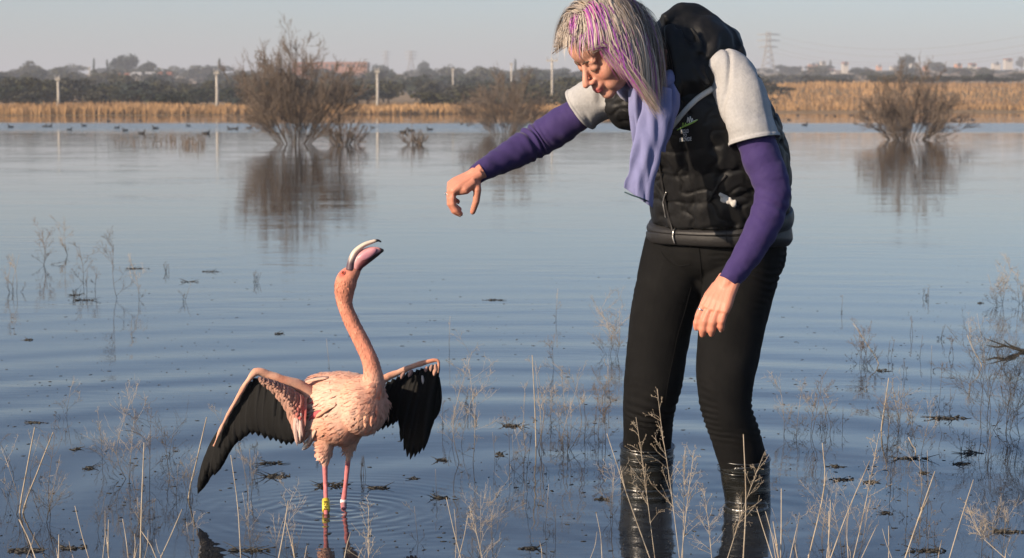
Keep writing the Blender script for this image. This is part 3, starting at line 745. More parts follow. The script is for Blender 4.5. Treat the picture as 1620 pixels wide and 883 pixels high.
def bvh(*objs):
    V, Fc = [], []; k = 0
    for o in objs:
        w = wloc(o); me = o.data; a = np.empty(len(me.vertices) * 3); me.vertices.foreach_get('co', a); V.append(a.reshape(-1, 3) + w)
        Fc += [tuple(i + k for i in p.vertices) for p in me.polygons]; k += len(me.vertices)
    return BVHTree.FromPolygons([Vector(x) for x in np.vstack(V)], Fc)
CAMP = np.array((0, 0, CAM_H))
def on(tree, px, py, lift=.003, default=5.75):
    d = norm(P(px, py, 6.0) - CAMP); h = tree.ray_cast(Vector(CAMP), Vector(d))
    if h[0] is None: return P(px, py, default), np.array((0, -1.0, 0))
    n = np.array(h[1]); n = n if n @ d < 0 else -n
    return np.array(h[0]) + n * lift, n

def make_waistband():
    def disp(t, th, ring): return -.002 + .007 * np.abs(np.sin(PI * t * 2 + .02)) ** .5 + .0016 * np.sin(th * 23) * fnoise(ring, 9, 40, 2)
    v, f = torso_ring_mesh([TORSO[0], (1137.5, 375, 6.0, .206, .164, 38), TORSO[1], (1139, 350, 5.995, .207, .166, 38), TORSO[2]], 26, 120, .004, lambda t, th, r: disp(t, th, r) * np.ones(len(th)))
    return mk('waistband', v, f, M_BAND, vest)
band = make_waistband()

def make_hood():
    b = MB(); ax = (lft(35), fwd(35), np.array((0, 0, 1.0)))
    b.ell(P(1104, 80, 5.87), (.115, .115, .112), ax); b.ell(P(1130, 78, 5.90), (.085, .10, .085), ax)
    b.ell(P(1080, 62, 5.86), (.09, .09, .088), ax); b.ell(P(1098, 122, 5.77), (.062, .055, .065), ax); b.ell(P(1080, 110, 5.76), (.05, .05, .09), ax)
    rim = px_rows([(1048, 32, 5.80, .022), (1075, 18, 5.83, .023), (1105, 20, 5.85, .024), (1140, 40, 5.86, .024), (1164, 72, 5.85, .022), (1168, 90, 5.82, .020), (1152, 108, 5.78, .019), (1128, 128, 5.74, .017)])
    v, f = limb(rim, 40, 12); b.add(v, f)
    for rw in ([(1074, 45, 5.755, .010), (1082, 70, 5.735, .013), (1096, 100, 5.725, .013), (1122, 134, 5.705, .011)],
               [(1136, 58, 5.785, .012), (1126, 80, 5.755, .017), (1112, 100, 5.745, .012), (1104, 112, 5.735, .009)],
               [(1092, 42, 5.755, .008), (1104, 62, 5.745, .012), (1108, 84, 5.745, .010)],
               [(1060, 40, 5.76, .015), (1066, 80, 5.735, .018), (1072, 125, 5.715, .018), (1072, 155, 5.72, .014)]):
        v, f = limb(px_rows(rw), 20, 10); b.add(v, f)
    v, f, n = remesh(b, .005, 4, .5)
    d = fnoise(v * np.array((1, .6, 1)), 19, 51, 3) * .006 - np.abs(fnoise(v, 12, 52, 2)) * .012
    return mk('hood', v + n * d[:, None], f, M_VEST, vest)
hood = make_hood()
VT = bvh(vest, hood, band)
def ribbon(pxs, r, name, m, parent, lift=.004, tree=None, squash=.5):
    q = spline([(x, y, 0) for x, y in pxs], 30); pts = [on(tree or VT, x, y, lift) for x, y, _ in q]
    c = np.array([p for p, _ in pts]); nn = np.array([n for _, n in pts]); k = np.ones(5) / 5
    for j in range(3): c[2:-2, j] = np.convolve(c[:, j], k, 'valid')
    b = MB(); T = np.gradient(c, axis=0); T /= np.linalg.norm(T, axis=1)[:, None]
    n0 = norm(nn.mean(0)); S = np.cross(T, n0); S /= np.linalg.norm(S, axis=1)[:, None]
    th = np.arange(8) * PI / 4; rr = np.broadcast_to(r, (30,))
    v = c[:, None] + (np.cos(th)[None, :, None] * S[:, None] + np.sin(th)[None, :, None] * n0 * squash) * rr[:, None, None]
    b.add(v.reshape(-1, 3), ringfaces(30, 8)); return b.build(name, m, parent)
PIPE = [(1126, 139), (1110, 152), (1090, 170), (1072, 190), (1056, 211), (1046, 228), (1042, 241)]
ribbon(PIPE, np.linspace(.0085, .006, 30), 'front_edge_piping', M_LINING, vest, .006)
ribbon([(1042, 241), (1044, 262), (1050, 300), (1055, 330), (1061, 350), (1068, 384)], .004, 'zip', M_ZIP if False else M_BAND, vest, .003)
ribbon([(1056, 303), (1051, 316), (1052, 332), (1055, 344)], .0022, 'zip_pull', M_ZIP, vest, .006)
ribbon([(1068, 362), (1066, 374), (1069, 384)], .0025, 'zip_end', M_ZIP, vest, .006)
ribbon([(1150, 348), (1149, 365), (1150, 384)], .0013, 'band_seam', M_VEST, vest, .001)
ribbon([(1122, 318), (1135, 295), (1145, 283), (1150, 278)], .004, 'pocket_edge', M_VEST, vest, .004)
def pocket_cloth():
    b = MB(); c, n = on(VT, 1150, 314, .002)
    for dx, dy, r in ((-8, -6, .010), (-2, 0, .013), (4, 4, .011), (10, 8, .009), (-7, 3, .009), (13, 4, .007)):
        p, _ = on(VT, 1150 + dx, 314 + dy, .002); b.ell(p, (r, r * .6, r), nu=10, nv=8)
    v, f, nn = remesh(b, .003, 1); mk('pocket_cloth', v + nn * (fnoise(v, 90, 61, 2) * .004)[:, None], f, M_LINING, vest)
pocket_cloth()
# printed mark and words on the left breast of the vest: they lie on the panel's own plane, just clear of its wrinkles
_hp = np.array([on(VT, x, y, 0)[0] for x in np.linspace(1074, 1100, 9) for y in np.linspace(190, 224, 9)]); _c = _hp.mean(0)
_n = np.linalg.svd(_hp - _c)[2][2]; _n = _n if _n[1] < 0 else -_n; _off = ((_hp - _c) @ _n).max() + .0045
def flat_print(px, py):
    d = norm(P(px, py, 6.0) - CAMP); o = _c + _n * _off; return CAMP + d * (((o - CAMP) @ _n) / (d @ _n))
def on_vest_text(txt, px, py, wpx, hpx, name, m, slope=0.0):
    cu = bpy.data.curves.new('t', 'FONT'); cu.body = txt; cu.size = 1; cu.offset = .012
    o = bpy.data.objects.new('t', cu); COL.objects.link(o); dg = bpy.context.evaluated_depsgraph_get(); me = o.evaluated_get(dg).to_mesh()
    v = np.array([x.co[:] for x in me.vertices]); f = [tuple(p.vertices) for p in me.polygons]; o.evaluated_get(dg).to_mesh_clear(); bpy.data.objects.remove(o)
    lo, hi = v.min(0), v.max(0); u = (v[:, 0] - lo[0]) / (hi[0] - lo[0]); w = (v[:, 1] - lo[1]) / (hi[1] - lo[1])
    out = [flat_print(px + a * wpx, py - b_ * hpx - slope * a * wpx) for a, b_ in zip(u, w)]
    return mk(name, out, f, m, vest, smooth=False)
on_vest_text('PROUD', 1076.5, 211.5, 13, 6.2, 'print_line', M_WHITE, .10); on_vest_text('TO', 1080.5, 217, 6, 5, 'print_line', M_WHITE, .1); on_vest_text('PROVIDE', 1075.5, 224.5, 18.5, 6.2, 'print_line', M_WHITE, .10)
def stroke(pts, r, m, name):
    q = spline([(x, y, 0) for x, y in pts], 30); c = np.array([flat_print(x, y) for x, y, _ in q]); T = np.gradient(c, axis=0); T /= np.linalg.norm(T, axis=1)[:, None]
    S = np.cross(T, _n); S /= np.linalg.norm(S, axis=1)[:, None]; th = np.arange(8) * PI / 4; rr = np.broadcast_to(r, (30,))
    v = c[:, None] + (np.cos(th)[None, :, None] * S[:, None] + np.sin(th)[None, :, None] * _n * .25) * rr[:, None, None]; mk(name, v.reshape(-1, 3), ringfaces(30, 8), m, vest)
stroke([(1071, 206), (1080, 201), (1090, 196.5), (1104, 189.5)], np.interp(np.linspace(0, 1, 30), (0, .45, .8, 1), (.0012, .0026, .0030, .0008)), M_GREEN, 'logo_swoosh')
stroke([(1084, 199), (1092, 194.5), (1103, 189.2)], np.interp(np.linspace(0, 1, 30), (0, .6, 1), (.0006, .0020, .0006)), M_WHITE, 'logo_swoosh')
for x, h in ((1088.5, 8), (1092, 9.5), (1095, 6.5)): stroke([(x - 1.5, 194), (x, 194 - h), (x + 1.6, 193)], .0011, M_WHITE, 'logo_letter')
for x in (1079, 1083): stroke([(x, 200.5), (x + 1.5, 194.5), (x + 2.6, 199)], .0009, M_GREEN, 'logo_letter')
stroke([(1067, 203), (1073, 203.5), (1079, 200)], .0012, M_PRINTDK, 'logo_letter')

# ---- sleeves
def sleeve_wr(seed, amp, k, bend=None):
    def d(t, th, v):
        x = amp * np.sin(t * k + 2.2 * fnoise(v, 11, seed, 2) + 1.1 * np.sin(th + seed)) * (.45 + .55 * fnoise(v, 7, seed + 1, 2))
        if bend: x = x + bend[1] * np.exp(-((t - bend[0]) / .09) ** 2) * np.sin(t * k * 1.9 + np.cos(th + seed) * 2.6 + 1.5 * fnoise(v, 14, seed + 7, 2)) * np.clip(.5 + .8 * fnoise(v, 12, seed + 8, 2), 0, 1.2)
        return x + .0012 * fnoise(v, 60, seed + 2, 2)
    return d
def arm_sleeve(rows, seed, label=None):
    r = np.array(rows); r[:, 3] += .0035; r[1:3, 3] -= (.014, .008)
    v, f = limb(r[1:], 190, 56, sleeve_wr(seed, .0016, 62, (.54, .0046)))
    return mk('arm_sleeve', v, f, M_PURPLE, woman)
arm_sleeve(L_ARM, 70); arm_sleeve(R_ARM, 75)
def tee_sleeve(rows, seed, cut):
    def d(t, th, v):
        fold = .0060 * np.sin(t * 9 + th * 2.0 + 2.4 * fnoise(v, 9, seed + 5, 2)) * (.4 + .6 * np.sin(th + 1.0) ** 2) + .006 * fnoise(v * np.array((1, 1, .45)), 11, seed, 2) - .012 * np.exp(-(fnoise(v * np.array((1, .6, .40)), 13, seed + 1, 2) / .13) ** 2) * (1 - t * .6) + .0008 * fnoise(v, 75, seed + 3, 2)
        return fold * (1 - .55 * sstep(.85, 1, t)) + .003 * sstep(.955, .965, t) + .004 * sstep(.6, 1, t)
    v, f = limb(px_rows(rows), 90, 72, d, cap=False)
    # the hem is cut on a slant and closed with a small turned-in edge
    v = v.reshape(90, 72, 3); axis = norm(v[-1].mean(0) - v[-6].mean(0)); off = (v[-1] - v[-1].mean(0)) @ np.asarray(cut)
    w = sstep(.5, 1, np.linspace(0, 1, 90)); v = v + axis * (w[:, None] * off[None, :])[:, :, None]
    inner = v[-1].mean(0) + (v[-1] - v[-1].mean(0)) * .90 - axis * .012; v = np.vstack([v.reshape(-1, 3), inner])
    return mk('tshirt_sleeve', v, ringfaces(91, 72, False), M_TEE, woman)
tee_sleeve([(1128, 105, 5.80, .045), (1150, 112, 5.765, .062), (1166, 140, 5.74, .069), (1177, 172, 5.72, .0675), (1186, 200, 5.71, .066), (1193, 224, 5.70, .066)], 81, (.0, 0, .30))
tee_sleeve([(1010, 135, 5.93, .05), (975, 142, 5.935, .066), (948, 154, 5.95, .066), (932, 164, 5.96, .064), (918, 174, 5.97, .0625)], 84, (0, 0, .0))

# ---- jeans
def make_jeans():
    b = MB()
    for rows in (R_LEG, L_LEG):
        v, f = limb(px_rows(rows), 60, 28); b.add(v, f)
    ax = (lft(38), fwd(38), np.array((0, 0, 1.0)))
    b.ell(P(1138, 388, 6.01), (.198, .158, .115), ax); b.ell(P(1192, 398, 6.07), (.098, .10, .115), ax); b.ell(P(1085, 395, 6.05), (.11, .11, .10), ax)
    b.ell(P(1122, 425, 6.02), (.07, .08, .09), ax)
    v, f, n = remesh(b, .0055, 4, .5)
    py = 158 + (CAM_H - v[:, 2]) * F_PX / v[:, 1]
    knee = np.exp(-((py - 655) / 42) ** 2); hip = np.exp(-((py - 415) / 40) ** 2); mid = np.exp(-((py - 480) / 60) ** 2)
    fold = np.sin(v[:, 2] * 300 + 60 * v[:, 0] + 5.5 * fnoise(v, 9, 91, 2))
    edge = sstep(.02, .07, v[:, 0] - (1165 - 810) / F_PX * v[:, 1])
    d = fold * (.0042 * knee + .0026 * hip + .0034 * mid * edge) * np.clip(.15 + 1.1 * fnoise(v, 13, 92, 2), 0, 1.2) + .0016 * fnoise(v, 30, 93, 3) + .003 * fnoise(v, 9, 94, 2)
    return mk('jeans', v + n * d[:, None], f, M_JEAN, woman)
jeans = make_jeans(); JT = bvh(jeans)
ribbon([(1094, 452), (1084, 490), (1072, 530), (1064, 570), (1056, 610), (1052, 640)], .0016, 'inseam', M_JEAN, jeans, .0015, JT)

ribbon([(1106, 392), (1109, 420), (1111, 450)], .0018, 'fly_seam', M_JEAN, jeans, .002, JT)
ribbon([(1046, 398), (1056, 412), (1072, 420), (1092, 418)], .0016, 'pocket_seam', M_JEAN, jeans, .002, JT)
# ---- boots
def boot(rows, foot, seed, label):
    b = MB(); v, f = limb(px_rows(rows), 60, 40); b.add(v, f); e = np.array((foot[0], foot[1], 0.0)); r0 = rows[-1][3]
    b.tube([e + (0, 0, .02), e + (0, 0, -.05), e + (0, 0, -.10)], (r0, r0 * .9, r0 * .78), 24)
    D = fwd(35); b.tube([e - D * .055 + (0, 0, -.105), e + D * .03 + (0, 0, -.105), e + D * .12 + (0, 0, -.108), e + D * .19 + (0, 0, -.115)], (.042, .046, .044, .030), 18)
    v, f, n = remesh(b, .004, 2)
    d = .0011 * np.sin(v[:, 2] * 170 + 3.0 * fnoise(v, 12, seed, 2)) * (.5 + .5 * fnoise(v, 10, seed + 1, 2)) + .0007 * fnoise(v, 28, seed + 2, 2) + .00035 * np.sin(v[:, 2] * 640 + 5 * fnoise(v, 16, seed + 3, 2))
    o = mk('boot', v + n * d[:, None], f, M_BOOT, woman)
    top = P(rows[0][0], rows[0][1], rows[0][2]); R = rows[0][3]; th = np.linspace(0, 2 * PI, 49)
    for dz, rr in ((-.002, .0030), (-.034, .0014)):
        m = MB(); m.tube([top + (math.cos(t) * (R + .001), math.sin(t) * (R + .001), dz + .006 * math.sin(t)) for t in th], rr, 8, cap=False); m.build('boot_rim', M_BOOT, o)
boot([(1024, 704, 6.09, .081), (1023, 730, 6.10, .080), (1023, 760, 6.11, .079), (1023.5, 788, 6.12, .078)], BOOT_A, 101, 'x')
boot([(1177, 724, 5.90, .075), (1179, 750, 5.91, .072), (1182, 780, 5.92, .068), (1183, 806, 5.93, .066)], BOOT_B, 105, 'x')

# ---- scarf
def scarf_strand(rows, seed, folds, name='scarf_end'):
    def d(t, th, v): return .30 * .03 * np.sin(th * folds + 3 * t + seed) * (.35 + .65 * t) * .55 + .003 * fnoise(v, 18, seed, 2) + .0022 * np.sin(v @ np.array((190.0, 60, 30)) + seed)
    v, f = limb(px_rows(rows), 70, 48, d); w = v.reshape(70, 48, 3); lat = w[:, :, 0] - w[:, :, 0].mean(1)[:, None]; k = np.linspace(0, 1, 70)[:, None]
    w[:, :, 1] += .0052 * np.sin(lat * 2 * PI / .036 + seed + 2.6 * k + 1.3 * np.sin(k * 6 + seed)) * (.5 + .5 * np.sin(k * 5 + seed)) + .0030 * fnoise(w.reshape(-1, 3) * np.array((1, 1, .25)), 45, seed + 60, 2).reshape(70, 48)
    return w.reshape(-1, 3), f
def make_scarf():
    b = MB()
    v, f = scarf_strand([(1046, 140, 5.67, .022, .030), (1039, 175, 5.655, .020, .041), (1028, 215, 5.645, .017, .040), (1019, 260, 5.64, .014, .037), (1011, 295, 5.64, .012, .036), (1008, 312, 5.64, .010, .035)], 3, 5)
    w = v.reshape(70, 48, 3); k = sstep(.75, 1, np.linspace(0, 1, 70)); w = w + (k[:, None] * (w[-1, :, 0] - w[-1, :, 0].mean())[None, :] * -.55)[:, :, None] * np.array((0, 0, 1.0))
    b.add(w.reshape(-1, 3), f)
    th = np.linspace(0, 2 * PI, 40)
    o = b.build('scarf', M_SCARF, woman)
    b = MB(); v, f = scarf_strand([(1050, 118, 5.74, .010, .014), (1060, 150, 5.705, .013, .024), (1056, 185, 5.695, .012, .024), (1050, 215, 5.70, .010, .018), (1045, 240, 5.70, .006, .010)], 8, 4); b.add(v, f); b.build('scarf_fold', M_SCARF, o)
    b = MB(); v, f = scarf_strand([(1008, 140, 5.70, .014, .025), (1012, 170, 5.69, .013, .030), (1012, 200, 5.70, .012, .026), (1010, 232, 5.71, .008, .016)], 12, 4); b.add(v, f); b.build('scarf_fold', M_SCARF, o)
    # loop round the neck
    c = P(1030, 126, 5.79); b = MB(); pts = [c + (.072 * math.cos(t), .080 * math.sin(t), .022 * math.sin(t * 2 + .5) + .03 * math.cos(t)) for t in th]
    b.tube(pts, .024 + .004 * np.sin(th * 5), 14, cap=False); v = b.arr(); mk('scarf_loop', v + (fnoise(v, 22, 14, 2) * .004)[:, None], b.f, M_SCARF, o)
    b = MB(); ch = [P(988, 304, 5.628), P(1000, 309, 5.625), P(1012, 313, 5.625), P(1024, 318, 5.628)]
    b.tube(ch, .0022, 6); b.build('hem_stitching', M_PRINTDK, o)
make_scarf()

# ---- hair
def make_hair():
    r = np.random.default_rng(77); b = MB()
    c0 = np.array((-.012, 0, .030)); R0 = np.array((.097, .076, .088)); E1 = (np.array((.022, 0, -.025)), np.array((.068, .062, .082))); E2 = (np.array((.052, 0, .045)), np.array((.046, .060, .050)))
    g = np.array((HF[2], HL[2], HU[2])) * -1.0             # gravity in head axes
    back = np.array((-.55, 0, .0))
    n = 10500; ash = np.array((.43, .36, .305)); pale = np.array((.60, .51, .42)); dark = np.array((.10, .085, .078)); gold = np.array((.50, .34, .20)); pur = np.array((.33, .085, .36)); pnk = np.array((.50, .12, .36))
    cnt = 0
    while cnt < n:
        d = norm(r.normal(size=3) * np.array((1, 1, 1)))
        if d[0] > .30 and d[2] < .62 - .25 * abs(d[1]): continue         # face
        if d[2] < -.35: continue
        if d[0] > .05 and d[2] < .05: continue
        lay = r.random(); off = .006 + .026 * lay ** 1.3
        p = c0 + d * (R0 + off * .6); side = 1 if d[1] > -.012 + .02 * r.normal() else -1
        top = max(d[2], 0)
        if d[0] > .45 and d[2] < .80 and r.random() < .5: continue
        fringe = d[0] > .25 and d[2] > .45
        dirn = norm(np.array((-.15 if not fringe else .75, side * (.9 if not fringe else .45), .25 * top)) + r.normal(0, .10, 3))
        L = (.205 + .045 * r.random()) if not fringe else (r.uniform(.025, .052) if r.random() < .93 else r.uniform(.07, .11))
        if d[0] < -.2: L *= 1.02
        seg = 13; st = L / seg; pts = [p]; curl = r.normal(0, .05, 3); fcl = r.normal(0, .007)
        for k in range(seg):
            f = k / seg
            dirn = norm(dirn * .72 + g * (.30 + .25 * f) + back * (.12 * (1 - f) ** 1.5 if not fringe else .0) + curl * .25 + r.normal(0, .012, 3))
            q = pts[-1] + dirn * st
            for cc, RR in ((c0, R0), E1, E2):
                RR = RR + off + .004; e = (q - cc) / RR; m = np.linalg.norm(e)
                if m < 1: q = cc + (q - cc) / max(m, .2)
            if side > 0 and not fringe and q[2] < .055: q[0] = min(q[0], .052 + fcl)
            if side < 0 and q[2] < .060 and not fringe: q[0] = min(q[0], -.02 + fcl)
            dirn = norm(q - pts[-1]); pts.append(q)
        pts = np.array(pts)
        # keep the face clear: locks end or stay behind it
        bad = (pts[:, 0] > .075) & (pts[:, 2] < .045 + .02 * r.random()) if side > 0 else (pts[:, 0] > .02) & (pts[:, 2] < .050)
        if bad.any():
            k = int(np.argmax(bad))
            if not fringe or k < 4: continue
            pts = spline(pts[:k], seg + 1)
        x = r.random() * .35 + (.5 + .5 * fnoise(d * 5.0, 2.2, 43, 2)[0]) * .65
        s1 = fnoise([(d[0] * 3.2, d[1] * 3.2, d[2] * 3.2)], 1.8, 41, 2)[0]
        col = ash * r.uniform(.82, 1.12) if x < .55 else pale * r.uniform(.82, 1.05) if x < .80 else gold * r.uniform(.6, 1) if x < .88 else dark
        if s1 > .50 and side > 0 and r.random() < .85: col = (pur if r.random() < .7 else pnk) * r.uniform(.8, 1.3)
        if d[2] > .55 and -.1 < d[0] < .55 and abs(d[1] - .16) < .10 and r.random() < .9: col = (pnk if r.random() < .5 else pur) * r.uniform(.8, 1.2)
        if -.02 < d[0] < .26 and d[1] > .35 and d[2] > .25 and fnoise(d * 9.0, 1.5, 47, 2)[0] > .05 and r.random() < .8: col = pur * r.uniform(.7, 1.2)
        if d[0] < -.45 and r.random() < .65: col = dark * r.uniform(.8, 2.0)
        w = r.uniform(.0006, .0017) * (.6 if fringe else 1); T = np.gradient(pts, axis=0); nn = pts - c0 + r.normal(0, .012, 3); S = np.cross(T, nn); S /= np.linalg.norm(S, axis=1)[:, None] + 1e-9
        ww = (w * np.interp(np.linspace(0, 1, seg + 1), (0, .1, .6, 1), (.8, 1, .85, .10)))[:, None]
        v = np.stack([pts - S * ww, pts + S * ww], 1)
        v = HEAD_C + v @ HAX; c = np.tile(col, (seg + 1, 1)); tt = np.linspace(0, 1, seg + 1)[:, None]
        c = c * (.82 + .3 * tt); c = c * (1 - .25 * tt) + gold * .25 * tt if d[0] < .1 else c
        fc = [(i * 2, i * 2 + 1, i * 2 + 3, i * 2 + 2) for i in range(seg)]
        b.add(v.reshape(-1, 3), fc, np.repeat(c, 2, axis=0)); cnt += 1
    # close-lying undercoat so that no scalp shows
    m = MB(); m.ell(HEAD_C + c0 @ HAX, R0 + .006, HAX, 40, 30); v = m.arr(); q = (v - HEAD_C) @ HAX.T
    dd = (q - c0) / (R0 + .006); keep = ~((dd[:, 0] > .34) & (dd[:, 2] < .58 - .25 * np.abs(dd[:, 1]))) & ~((dd[:, 0] > .1) & (dd[:, 2] < .05))
    f = [t for t in m.f if len(t) == 4 and all(keep[i] for i in t)]
    b.add(v, f, np.tile(np.array((.20, .17, .15)), (len(v), 1)))
    return b.build('hair', M_HAIR, woman)
hair = make_hair()
# ================================================================== the flamingo
M_PLUME = mat('flamingo_plumage', attr=True, rough=.75, var=.12, vscale=45, bump=.0012, bscale=130, spec=.2, sheen=.15)
M_BLACKF = mat('black_feather', (.005, .005, .0052), .65, .35, 60, bump=.0003, bscale=200, spec=.15)
M_BILLC = mat('flamingo_bill', attr=True, rough=.35, var=.12, vscale=90, spec=.45)
M_YEL = mat('yellow_band', (.78, .60, .06), .4, .06, 60); M_INK = mat('band_ink', (.012, .012, .012), .5, .05, 60)
M_BANDW = mat('white_band', (.75, .74, .72), .35, .06, 60)
bird = thing('flamingo', 'pink flamingo with open black wings and raised bill, standing in the shallows', 'flamingo', (*((LEG_A + LEG_B) / 2)[:2], -.13))
def blade(root, tip, w, nrm, n=9, curve=0.0, thick=.0012, shape=(.35, .75, 1.0, .92, .25), bulge=.04):
    """one feather: a thin blade with a raised shaft -> verts, faces"""
    root = np.asarray(root, float); tip = np.asarray(tip, float); d = tip - root; L = np.linalg.norm(d); D = d / L
    nrm = norm(nrm - (nrm @ D) * D); S = np.cross(D, nrm); t = np.linspace(0, 1, n)
    c = root + np.outer(t, d) + np.outer(np.sin(t * PI) * curve * L, S) + np.outer(np.sin(t * PI) * bulge * L, nrm)
    ww = w * np.interp(t, np.linspace(0, 1, len(shape)), shape); ww[-1] = w * .05
    v = np.stack([c - S * ww[:, None], c + nrm * thick, c + S * ww[:, None], c - nrm * thick * .5], 1)
    return v.reshape(-1, 3), ringfaces(n, 4)
NECK = px_rows([(584, 640, 5.88, .040), (590, 615, 5.865, .037), (591, 598, 5.865, .0325), (585, 570, 5.87, .0268), (572, 541, 5.88, .0255), (557, 511, 5.885, .0245), (546, 483, 5.89, .0245), (545, 460, 5.89, .0325), (549, 442, 5.885, .0345), (559, 429, 5.88, .0245), (563, 422, 5.88, .019)])
def make_bird_body():
    b = MB(); ax = (np.array((.86, -.50, 0)), np.array((.50, .86, 0)), np.array((0, 0, 1.0)))
    b.ell(P(543, 640, 5.96), (.150, .098, .098), ax); b.ell(P(575, 640, 5.89), (.070, .072, .088), ax); b.ell(P(532, 672, 5.94), (.090, .08, .060), ax)
    b.ell(P(520, 618, 5.99), (.085, .07, .055), ax); b.ell(P(500, 655, 6.00), (.075, .06, .06), ax)
    nk = np.array(NECK); nk[1:, 3] *= .89; v, f = limb(nk, 70, 24); b.add(v, f)
    b.tube([P(521, 672, 5.92), P(515, 704, 5.915), P(514, 728, 5.91), P(514.5, 738, 5.91)], (.050, .026, .0155, .008), 16)
    b.tube([P(558, 672, 5.99), P(556, 696, 5.99), P(553, 712, 5.99), P(551, 724, 5.99)], (.045, .022, .013, .008), 16)
    za = np.array((LEG_A[0], LEG_A[1], -.12)); zb = np.array((LEG_B[0], LEG_B[1], -.12))
    b.tube([P(514, 730, 5.91), P(515, 770, 5.91), LEG_A, za], (.0085, .0068, .0070, .0085), 12)
    b.tube([P(552, 715, 5.99), P(547, 765, 5.99), P(543, 797, 5.985), LEG_B, zb], (.0085, .0068, .0085, .0078, .0080), 12)
    for e in (za, zb):
        for a in (-.5, 0, .5): b.tube([e, e + np.array((math.sin(a + .5) * .07, -math.cos(a + .5) * .07, -.008))], (.007, .004), 8)
    v, f, n = remesh(b, .0028, 3)
    body_d = v - P(545, 640, 5.95); hz = v[:, 2]
    peach, orange, pale = np.array((.66, .32, .21)), np.array((.64, .255, .165)), np.array((.76, .48, .36))
    k = np.clip(.5 + .6 * fnoise(v, 14, 201, 3), 0, 1)[:, None]; col = peach * (1 - k) + pale * k
    nk = sstep(P(0, 600, 5.87)[2], P(0, 560, 5.87)[2], hz)[:, None]; kk = np.clip(.5 + .7 * fnoise(v, 55, 202, 2), 0, 1)[:, None]
    col = col * (1 - nk) + nk * (orange * (.85 + .35 * kk))
    fr = np.exp(-((v[:, 0] - P(592, 620, 5.87)[0]) / .03) ** 2 - ((hz - P(0, 625, 5.87)[2]) / .08) ** 2)[:, None]; col = col * (1 - .5 * fr) + .5 * fr * orange
    leg = sstep(P(0, 730, 5.93)[2], P(0, 740, 5.93)[2], hz)[:, None]; col = col * (1 - leg) + leg * np.array((.60, .19, .19)) * (.85 + .3 * kk)
    fd = np.linalg.norm(v - P(555, 424, 5.868), axis=1); face = np.exp(-(fd / .016) ** 2)[:, None]; col = col * (1 - face * .8) + face * .8 * np.array((.20, .09, .10))
    ed = np.exp(-(np.linalg.norm(v - P(541, 434, 5.865), axis=1) / .012) ** 2)[:, None]; col = col * (1 - ed) + ed * np.array((.62, .11, .09))
    return mk('body', v, f, M_PLUME, bird, col=col), v, f, n, col
bbody, bv, bf, bn, bcol = make_bird_body(); BT = bvh(bbody)
def plumage():
    r = np.random.default_rng(33); b = MB(); flow = norm((-.62, .45, -.38)); zn = P(0, 600, 5.87)[2]; zl = P(0, 722, 5.93)[2]
    zn2 = P(0, 440, 5.87)[2]
    idx = r.permutation(len(bv)); cnt = [0, 0]
    for i in idx:
        z = bv[i, 2]; n = bn[i]
        if z < zl or z > zn2: continue
        neck = z > zn
        if cnt[neck] > (5000, 3200)[neck]: continue
        fl = np.array((0.02, .1, -1.0)) if neck else flow + r.normal(0, .12, 3)
        if neck: fl = norm(NECKDIR(z)) + r.normal(0, .15, 3)
        fl = fl - (fl @ n) * n
        if np.linalg.norm(fl) < .15: continue
        fl = norm(fl); L = r.uniform(.008, .014) if neck else r.uniform(.018, .034); w = L * (.17 if neck else .12)
        c = bcol[i] * r.uniform(.90, 1.12) * (1 + np.array((0, .03, .03)) * r.normal())
        root = bv[i] - n * .0010; tip = root + fl * L + n * L * (r.uniform(.05, .20) if neck else r.uniform(.0, .045) + (.2 if r.random() < .02 else 0))
        S = np.cross(fl, n); m = lerp(root, tip, .55) + n * L * .06
        b.add([root - S * w * .4, root + S * w * .4, m + S * w, tip, m - S * w, m + n * w * .06], [(0, 1, 5), (1, 2, 5), (2, 3, 5), (3, 4, 5), (4, 0, 5)], np.clip(c, .02, .95)); cnt[neck] += 1
    o = b.build('plumage', M_PLUME, bird); o['kind'] = 'stuff'
def NECKDIR(z):
    k = int(np.argmin([abs(r[2] - z) for r in NECK])); k = max(1, min(k, len(NECK) - 1)); return np.array(NECK[k - 1][:3]) - np.array(NECK[k][:3])
plumage()
# scapular feathers hanging over the wing root, and ragged breast tips
def loose(name, lst, w, m_col, nrm=(0, -1, .1), shape=(.5, .9, 1, .8, .25)):
    for (a, c, col) in lst:
        pa, na = on(BT, a[0], a[1], .0015, a[2]); pc, nc = on(BT, c[0], c[1], .0045, c[2])
        if np.linalg.norm(pa - pc) > .12: pc = P(c[0], c[1], pa[1] + .01)
        v, f = blade(pa, pc, w, na, curve=random.uniform(-.04, .04), shape=shape, bulge=.03, thick=.0006)
        mk(name, v, f, M_PLUME, bird, col=np.tile(np.asarray(col) * random.uniform(.88, 1.1), (len(v), 1)))
PK, PA = (.67, .36, .24), (.73, .45, .33)
loose('scapular_feather', [((520, 598, 5.905), (474, 607, 5.93), PA), ((522, 606, 5.895), (478, 624, 5.905), PA), ((524, 618, 5.885), (484, 645, 5.895), PK), ((530, 626, 5.875), (490, 653, 5.885), PA), ((532, 638, 5.870), (500, 662, 5.880), PK)], .011, None)
loose('breast_tuft', [((580, 650, 5.815), (578, 676, 5.82), PK), ((590, 652, 5.815), (587, 675, 5.82), (.70, .36, .25)), ((570, 655, 5.825), (566, 678, 5.835), PK), ((560, 660, 5.84), (552, 682, 5.85), PK), ((525, 668, 5.86), (508, 690, 5.875), PK), ((512, 664, 5.88), (492, 680, 5.90), PK), ((500, 680, 5.90), (486, 706, 5.92), PA), ((492, 684, 5.93), (470, 702, 5.95), PA), ((496, 690, 5.93), (478, 712, 5.95), (.8, .7, .62))], .010, None)
